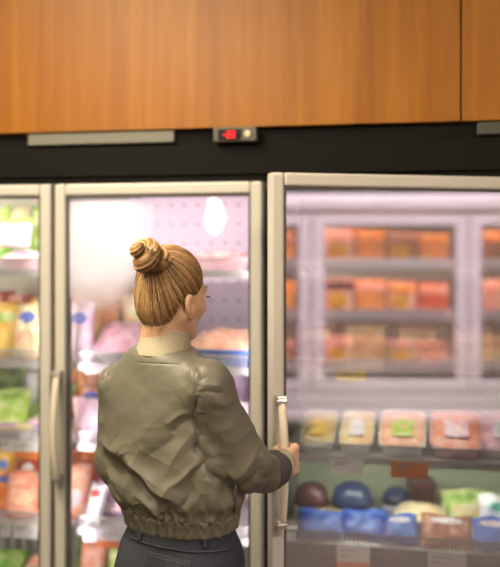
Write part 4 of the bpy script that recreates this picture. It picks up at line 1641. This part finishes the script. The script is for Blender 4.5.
def jean_patch(name, x0, x1, y0, y1, th, m, slope=0.06, shape=None):
    """a piece of cloth sewn on the seat of the jeans: columns x0..x1, rows y0..y1"""
    lo, hi = Q(x0 - 4, y1 + 6, -0.1), Q(x1 + 4, y0 - 6, -0.1)

    def f(P):
        px = 165 + 404 * P[:, 0] * 1.03
        py = 245 + 404 * (1.68 - P[:, 2]) * 1.03
        py = py - (px - x0) * slope
        reg = np.maximum(np.maximum(x0 - px, px - x1), np.maximum(y0 - py, py - y1)) / 404.0
        s_ = np.abs(jean_sdf(P) - th / 2) - th / 2
        return smax(smax(s_, reg, 0.002), P[:, 1] - 0.02, 0.002)

    V_, F_ = nets(f, (min(lo[0], hi[0]) - 0.02, -0.22, min(lo[2], hi[2]) - 0.03), (max(lo[0], hi[0]) + 0.02, 0.05, max(lo[2], hi[2]) + 0.03), 0.0026)
    return np_mesh(name, V_, F_, m, parent=jeans) if len(F_) else None


bp_ = jean_patch('back_pocket', 152, 196, 550, 596, 0.0045, M_jean)
hemp = jean_patch('pocket_hem', 153, 195, 553, 554.4, 0.0062, M_stitch)
jean_patch('yoke_seam', 128, 232, 541, 542.6, 0.004, M_stitch)
jean_patch('belt_loop', 139, 144, 522, 541, 0.007, M_jean)
jean_patch('belt_loop', 206, 211, 524, 543, 0.007, M_jean)

# --- shoes
for ank, yaw in ((ankL, 0.1), (ankR, 0.5)):
    dv = np.array([math.sin(yaw), math.cos(yaw), 0])

    def shoe_sdf(P, ank=ank, dv=dv):
        heel = np.array([ank[0], ank[1], 0.045]) - dv * 0.03
        toe = np.array([ank[0], ank[1], 0.038]) + dv * 0.16
        d = chain(P, [heel, heel + dv * 0.10 + np.array([0, 0, 0.006]), toe], [0.036, 0.040, 0.028], 0.02)
        d = smin(d, cap(P, np.array([ank[0], ank[1], 0.05]), np.array([ank[0], ank[1], 0.11]), 0.040, 0.041), 0.02)
        return smax(smax(d, 0.018 - P[:, 2], 0.004), P[:, 2] - 0.12, 0.004)

    def sole_sdf(P, ank=ank, dv=dv):
        P2 = P * np.array([1, 1, 0], np.float32)
        heel = np.array([ank[0], ank[1], 0]) - dv * 0.03
        d = chain(P2, [heel, heel + dv * 0.10, np.array([ank[0], ank[1], 0]) + dv * 0.16], [0.038, 0.042, 0.031], 0.02)
        return smax(d, np.abs(P[:, 2] - 0.0105) - 0.0100, 0.003)

    lo, hi = np.array([ank[0] - 0.15, ank[1] - 0.12, -0.01]), np.array([ank[0] + 0.17, ank[1] + 0.24, 0.14])
    V_, F_ = nets(shoe_sdf, lo, hi, 0.005)
    sh_ = np_mesh('shoe', relax(V_, F_, 1), F_, M_shoe, parent=person)
    V_, F_ = nets(sole_sdf, lo, hi, 0.005)
    np_mesh('sole', V_, F_, M_sole, parent=sh_)

# --- eyes, lashes, brows
M_eye = mat('eye_white', (238, 232, 226), rough=0.15)
M_iris = mat('iris_brown', (70, 46, 30), rough=0.15)
M_lash = mat('lash_black', (26, 18, 14), rough=0.6)
M_brow = mat('brow_brown', (110, 76, 46), rough=0.7)
for s in (1, -1):
    ec = (0.031 * s, 0.0745, -0.004)
    m_ = MB()
    m_.lathe([(0.0115 * math.sin(PI * k / 12) + 1e-4, -0.0115 * math.cos(PI * k / 12)) for k in range(13)], n=18)
    m_.v = [tuple(H2L((ec[0] + x, ec[1] + z, ec[2] + y))) for x, y, z in m_.v]
    ey = m_.build('eye', M_eye, parent=person, smooth=True)
    m_ = MB()
    m_.lathe([(0.0052, 0.0104), (0.003, 0.0117), (0.0003, 0.0121)], n=14)
    m_.v = [tuple(H2L((ec[0] + x, ec[1] + z, ec[2] + y))) for x, y, z in m_.v]
    m_.build('iris', M_iris, parent=ey, smooth=True)
    m_ = MB()
    for k in range(13):
        a = -1.0 + 2.0 * k / 12
        b0_ = np.array((ec[0] + 0.0125 * math.sin(a), ec[1] + 0.0118 * math.cos(a), ec[2] + 0.0040 - 0.002 * abs(a)))
        d_ = np.array((0.35 * math.sin(a) + 0.35 * s, 1.0, -0.25))
        m_.tube([H2L(b0_), H2L(b0_ + d_ * 0.005), H2L(b0_ + d_ * 0.008 + np.array((0, 0, 0.0012)))], [0.0011, 0.0008, 0.0003], n=4)
    m_.build('eyelash', M_lash, parent=person)
    m_ = MB()
    m_.tube([H2L((0.012 * s, 0.0945, 0.016)), H2L((0.028 * s, 0.0885, 0.022)), H2L((0.046 * s, 0.070, 0.017))], [0.002, 0.0026, 0.001], n=6)
    m_.build('eyebrow', M_brow, parent=person, smooth=True)

# --- hair
def hair_mat():
    m = bpy.data.materials.new('blond_brown_hair')
    m.use_nodes = True
    nt = m.node_tree
    b = nt.nodes['Principled BSDF']
    b.inputs['Roughness'].default_value = 0.42
    b.inputs['Specular IOR Level'].default_value = 0.35
    at_ = nt.nodes.new('ShaderNodeAttribute')
    at_.attribute_name = 'tone'
    r = nt.nodes.new('ShaderNodeValToRGB')
    e = r.color_ramp.elements
    e[0].position, e[0].color = 0.0, lin((96, 68, 38))
    e[1].position, e[1].color = 1.0, lin((240, 208, 156))
    x_ = e.new(0.5)
    x_.color = lin((172, 132, 84))
    nt.links.new(at_.outputs['Fac'], r.inputs['Fac'])
    nt.links.new(r.outputs['Color'], b.inputs['Base Color'])
    return m


M_hair = hair_mat()
HYK = ([-0.11, -0.085, -0.06, -0.035, -0.012, 0.004, 0.03, 0.06, 0.10, 0.13], [-0.060, -0.046, -0.036, -0.026, -0.016, 0.026, 0.050, 0.064, 0.060, 0.055])


def hair_cut(q):
    return np.maximum(q[:, 1] - np.interp(q[:, 2], *HYK), -0.094 - q[:, 2] + np.maximum(0, np.abs(q[:, 0]) - 0.03) * -0.25)


def hair_shell(q):
    d = ell(q, (0, -0.011, 0.030), (0.0745, 0.0865, 0.088))
    return smin(d, ell(q, (0, -0.036, -0.035), (0.055, 0.054, 0.060)), 0.04)


def hair_sdf(P):
    q = ((P - HC) @ HM).astype(np.float32)
    return smax(hair_shell(q), hair_cut(q).astype(np.float32), 0.010)


Vx, Fx = nets(hair_sdf, HC - np.array([0.14, 0.15, 0.13]), HC + np.array([0.14, 0.15, 0.15]), 0.003)
hair = np_mesh('hair', relax(Vx, Fx, 2), Fx, M_hair, parent=person, attr=np.full(len(Vx), 0.30))


def tubes(paths, radii, tones):
    """many thin three-sided strands as one mesh: paths (n, k, 3)"""
    n, k, _ = paths.shape
    T = np.gradient(paths, axis=1)
    T /= np.linalg.norm(T, axis=2, keepdims=True) + 1e-12
    ref = np.array([0.37, 0.21, 0.90])
    U = np.cross(T, ref)
    U /= np.linalg.norm(U, axis=2, keepdims=True) + 1e-12
    W = np.cross(T, U)
    V_ = np.stack([paths + radii[:, :, None] * (math.cos(a) * U + math.sin(a) * W) for a in (0, 2 * PI / 3, 4 * PI / 3)], 2)
    id_ = np.arange(n * k * 3).reshape(n, k, 3)
    F_ = [np.stack([id_[:, :-1, j], id_[:, :-1, (j + 1) % 3], id_[:, 1:, (j + 1) % 3], id_[:, 1:, j]], -1).reshape(-1, 4) for j in range(3)]
    tn = np.repeat(tones.reshape(n, -1) * np.ones((n, k)), 3, axis=1).reshape(-1) if tones.ndim == 1 else np.repeat(tones.reshape(-1), 3)
    return V_.reshape(-1, 3), np.concatenate(F_), tn


BC = np.array([0, -0.011, 0.030])
BRAD = np.array([0.0745, 0.0865, 0.088])
QB = np.array([0.016, -0.074, 0.088])
bdir = (QB - BC) / BRAD
bdir /= np.linalg.norm(bdir)
e1 = np.cross(bdir, [1, 0, 0.0])
e1 /= np.linalg.norm(e1)
e2 = np.cross(bdir, e1)


def on_shell(s):
    """push directions s (n,3 in scaled space) onto the hair shell"""
    d = s * BRAD
    lo, hi = np.full(len(s), 0.6), np.full(len(s), 1.6)
    for _ in range(22):
        m = (lo + hi) / 2
        v = hair_shell((BC + d * m[:, None]).astype(np.float32)) < 0
        lo, hi = np.where(v, m, lo), np.where(v, hi, m)
    return BC + d * lo[:, None]


NS, NK = 3000, 13
al = rng.uniform(0, 2 * PI, NS)
tt = np.linspace(0.12, 2.7, 90)
ends = np.zeros(NS)
E_ = np.cos(al)[:, None] * e1 + np.sin(al)[:, None] * e2
S_ = np.cos(tt)[None, :, None] * bdir + np.sin(tt)[None, :, None] * E_[:, None, :]
pos = on_shell(S_.reshape(-1, 3))
outside = (hair_cut(pos.astype(np.float32)) > 0.001).reshape(NS, 90)
first = np.where(outside.any(1), outside.argmax(1), 89)
tend = tt[first]
t1 = tend * (1 - 0.35 * rng.random(NS) ** 3)
u_ = np.linspace(0, 1, NK)
tm = 0.13 + (t1[:, None] - 0.13) * u_[None, :]
wob = al[:, None] + 0.03 * np.sin(tm * 5 + rng.uniform(0, 6, NS)[:, None])
S2 = np.cos(tm)[..., None] * bdir + np.sin(tm)[..., None] * (np.cos(wob)[..., None] * e1 + np.sin(wob)[..., None] * e2)
ps = on_shell(S2.reshape(-1, 3)).reshape(NS, NK, 3)
nrm = (ps - BC) / BRAD ** 2
nrm /= np.linalg.norm(nrm, axis=2, keepdims=True)
clump = 0.0003 * np.sin(al * 37 + np.sin(al * 11) * 2) + 0.0004 * np.sin(al * 83 + 3 * np.sin(al * 7))
lift = (0.0008 + clump + 0.0011 * rng.random(NS))[:, None] * np.ones(NK) + 0.0004 * np.sin(tm * 4)
ps = ps + nrm * lift[..., None]
ps = HC + ps @ HM.T
rad_ = (0.00085 * (0.7 + 0.5 * rng.random(NS)))[:, None] * (1 - 0.55 * u_[None, :] ** 3)
fq = rng.uniform(6, 95, 22)
fp = rng.uniform(0, 6.28, 22)
smooth_r = sum(np.sin(al * np.round(f_) + p_) for f_, p_ in zip(fq, fp)) / math.sqrt(11)
tone = np.clip(0.46 + 0.13 * smooth_r + 0.25 * rng.normal(size=NS), 0, 1)
V_, F_, tn = tubes(ps, rad_, tone)
np_mesh('strands', V_, F_, M_hair, parent=hair, attr=tn)

# fine loose hairs at the nape and over the collar
NF = 60
st, pa = [], []
for i in range(NF):
    x_ = rng.uniform(-0.045, 0.05)
    y_ = -0.070 + 0.5 * abs(x_) + rng.uniform(-0.004, 0.004)
    z_ = -0.082 + rng.uniform(-0.008, 0.012)
    p0_ = np.array((x_, y_, z_))
    dr = np.array((rng.normal() * 0.4, -0.25 + rng.normal() * 0.3, -1.0))
    ll = rng.uniform(0.012, 0.030)
    pa.append([H2L(p0_ + dr * ll * q + np.array((0.006 * math.sin(i + q * 2) * q, -0.004 * q * q, 0))) for q in np.linspace(0, 1, 6)])
pa = np.array(pa)
V_, F_, tn = tubes(pa, np.full((NF, 6), 0.00055) * np.linspace(1, 0.4, 6), np.clip(0.6 + 0.2 * rng.normal(size=NF), 0, 1))
np_mesh('loose_hair', V_, F_, M_hair, parent=hair, attr=tn)

# bun: a twisted rope of hair coiled up to a curled tip
A0, A1 = Q(156, 265, -0.070), Q(138.5, 244.5, -0.105)
axis = A1 - A0
axl = np.linalg.norm(axis)
axis /= axl
g1 = np.cross(axis, [0, 1.0, 0])
g1 /= np.linalg.norm(g1)
g2 = np.cross(axis, g1)
NB = 70
tb = np.linspace(0, 1, NB)
TURNS = 1.9
cr_ = np.interp(tb, [0, 0.25, 0.55, 0.85, 1], [0.022, 0.024, 0.020, 0.014, 0.008])
rope_r = np.interp(tb, [0, 0.3, 0.6, 0.9, 1], [0.019, 0.0205, 0.018, 0.0145, 0.011])
ph0 = 2.4
path = np.array([A0 + axis * (axl * (0.02 + 0.98 * t ** 0.95)) + c * (math.cos(ph0 + TURNS * 2 * PI * t) * g1 + math.sin(ph0 + TURNS * 2 * PI * t) * g2) for t, c in zip(tb, cr_)])


def bun_sdf(P):
    d = ell(P, A0 + axis * axl * 0.25, (0.020, 0.020, 0.020))
    d = smin(d, cap(P, A0, A0 + axis * axl * 0.8, 0.018, 0.010), 0.01)
    for i in range(0, NB - 2, 2):
        d = np.minimum(d, cap(P, path[i], path[i + 2], rope_r[i] * 0.94, rope_r[i + 2] * 0.94))
    return d


lo, hi = path.min(0) - 0.025, path.max(0) + 0.025
Vx, Fx = nets(bun_sdf, lo, hi, 0.0024)
bun = np_mesh('bun', relax(Vx, Fx, 2), Fx, M_hair, parent=hair, attr=np.full(len(Vx), 0.28))
NR = 420
Tp = np.gradient(path, axis=0)
Tp /= np.linalg.norm(Tp, axis=1)[:, None]
cen = A0[None] + axis[None] * ((path - A0) @ axis)[:, None]
Np_ = path - cen
Np_ -= Tp * (Np_ * Tp).sum(1)[:, None]
Np_ /= np.linalg.norm(Np_, axis=1)[:, None]
Bp_ = np.cross(Tp, Np_)
a0s = rng.uniform(0, 2 * PI, NR)
sp = np.linspace(0, NB - 1, 60)
idx_ = sp.astype(int)
pp = []
for a in a0s:
    aa = a + 3.2 * tb[idx_]
    off_ = 1.0 + 0.05 * math.sin(a * 9) + 0.04 * rng.random()
    pp.append(path[idx_] + rope_r[idx_, None] * off_ * (np.cos(aa)[:, None] * Np_[idx_] + np.sin(aa)[:, None] * Bp_[idx_]))
pp = np.array(pp)
tone = np.clip(0.45 + 0.2 * np.sin(a0s * 7) + 0.18 * rng.normal(size=NR), 0, 1)
V_, F_, tn = tubes(pp, np.full((NR, 60), 0.0009), tone)
np_mesh('bun_strands', V_, F_, M_hair, parent=hair, attr=tn)
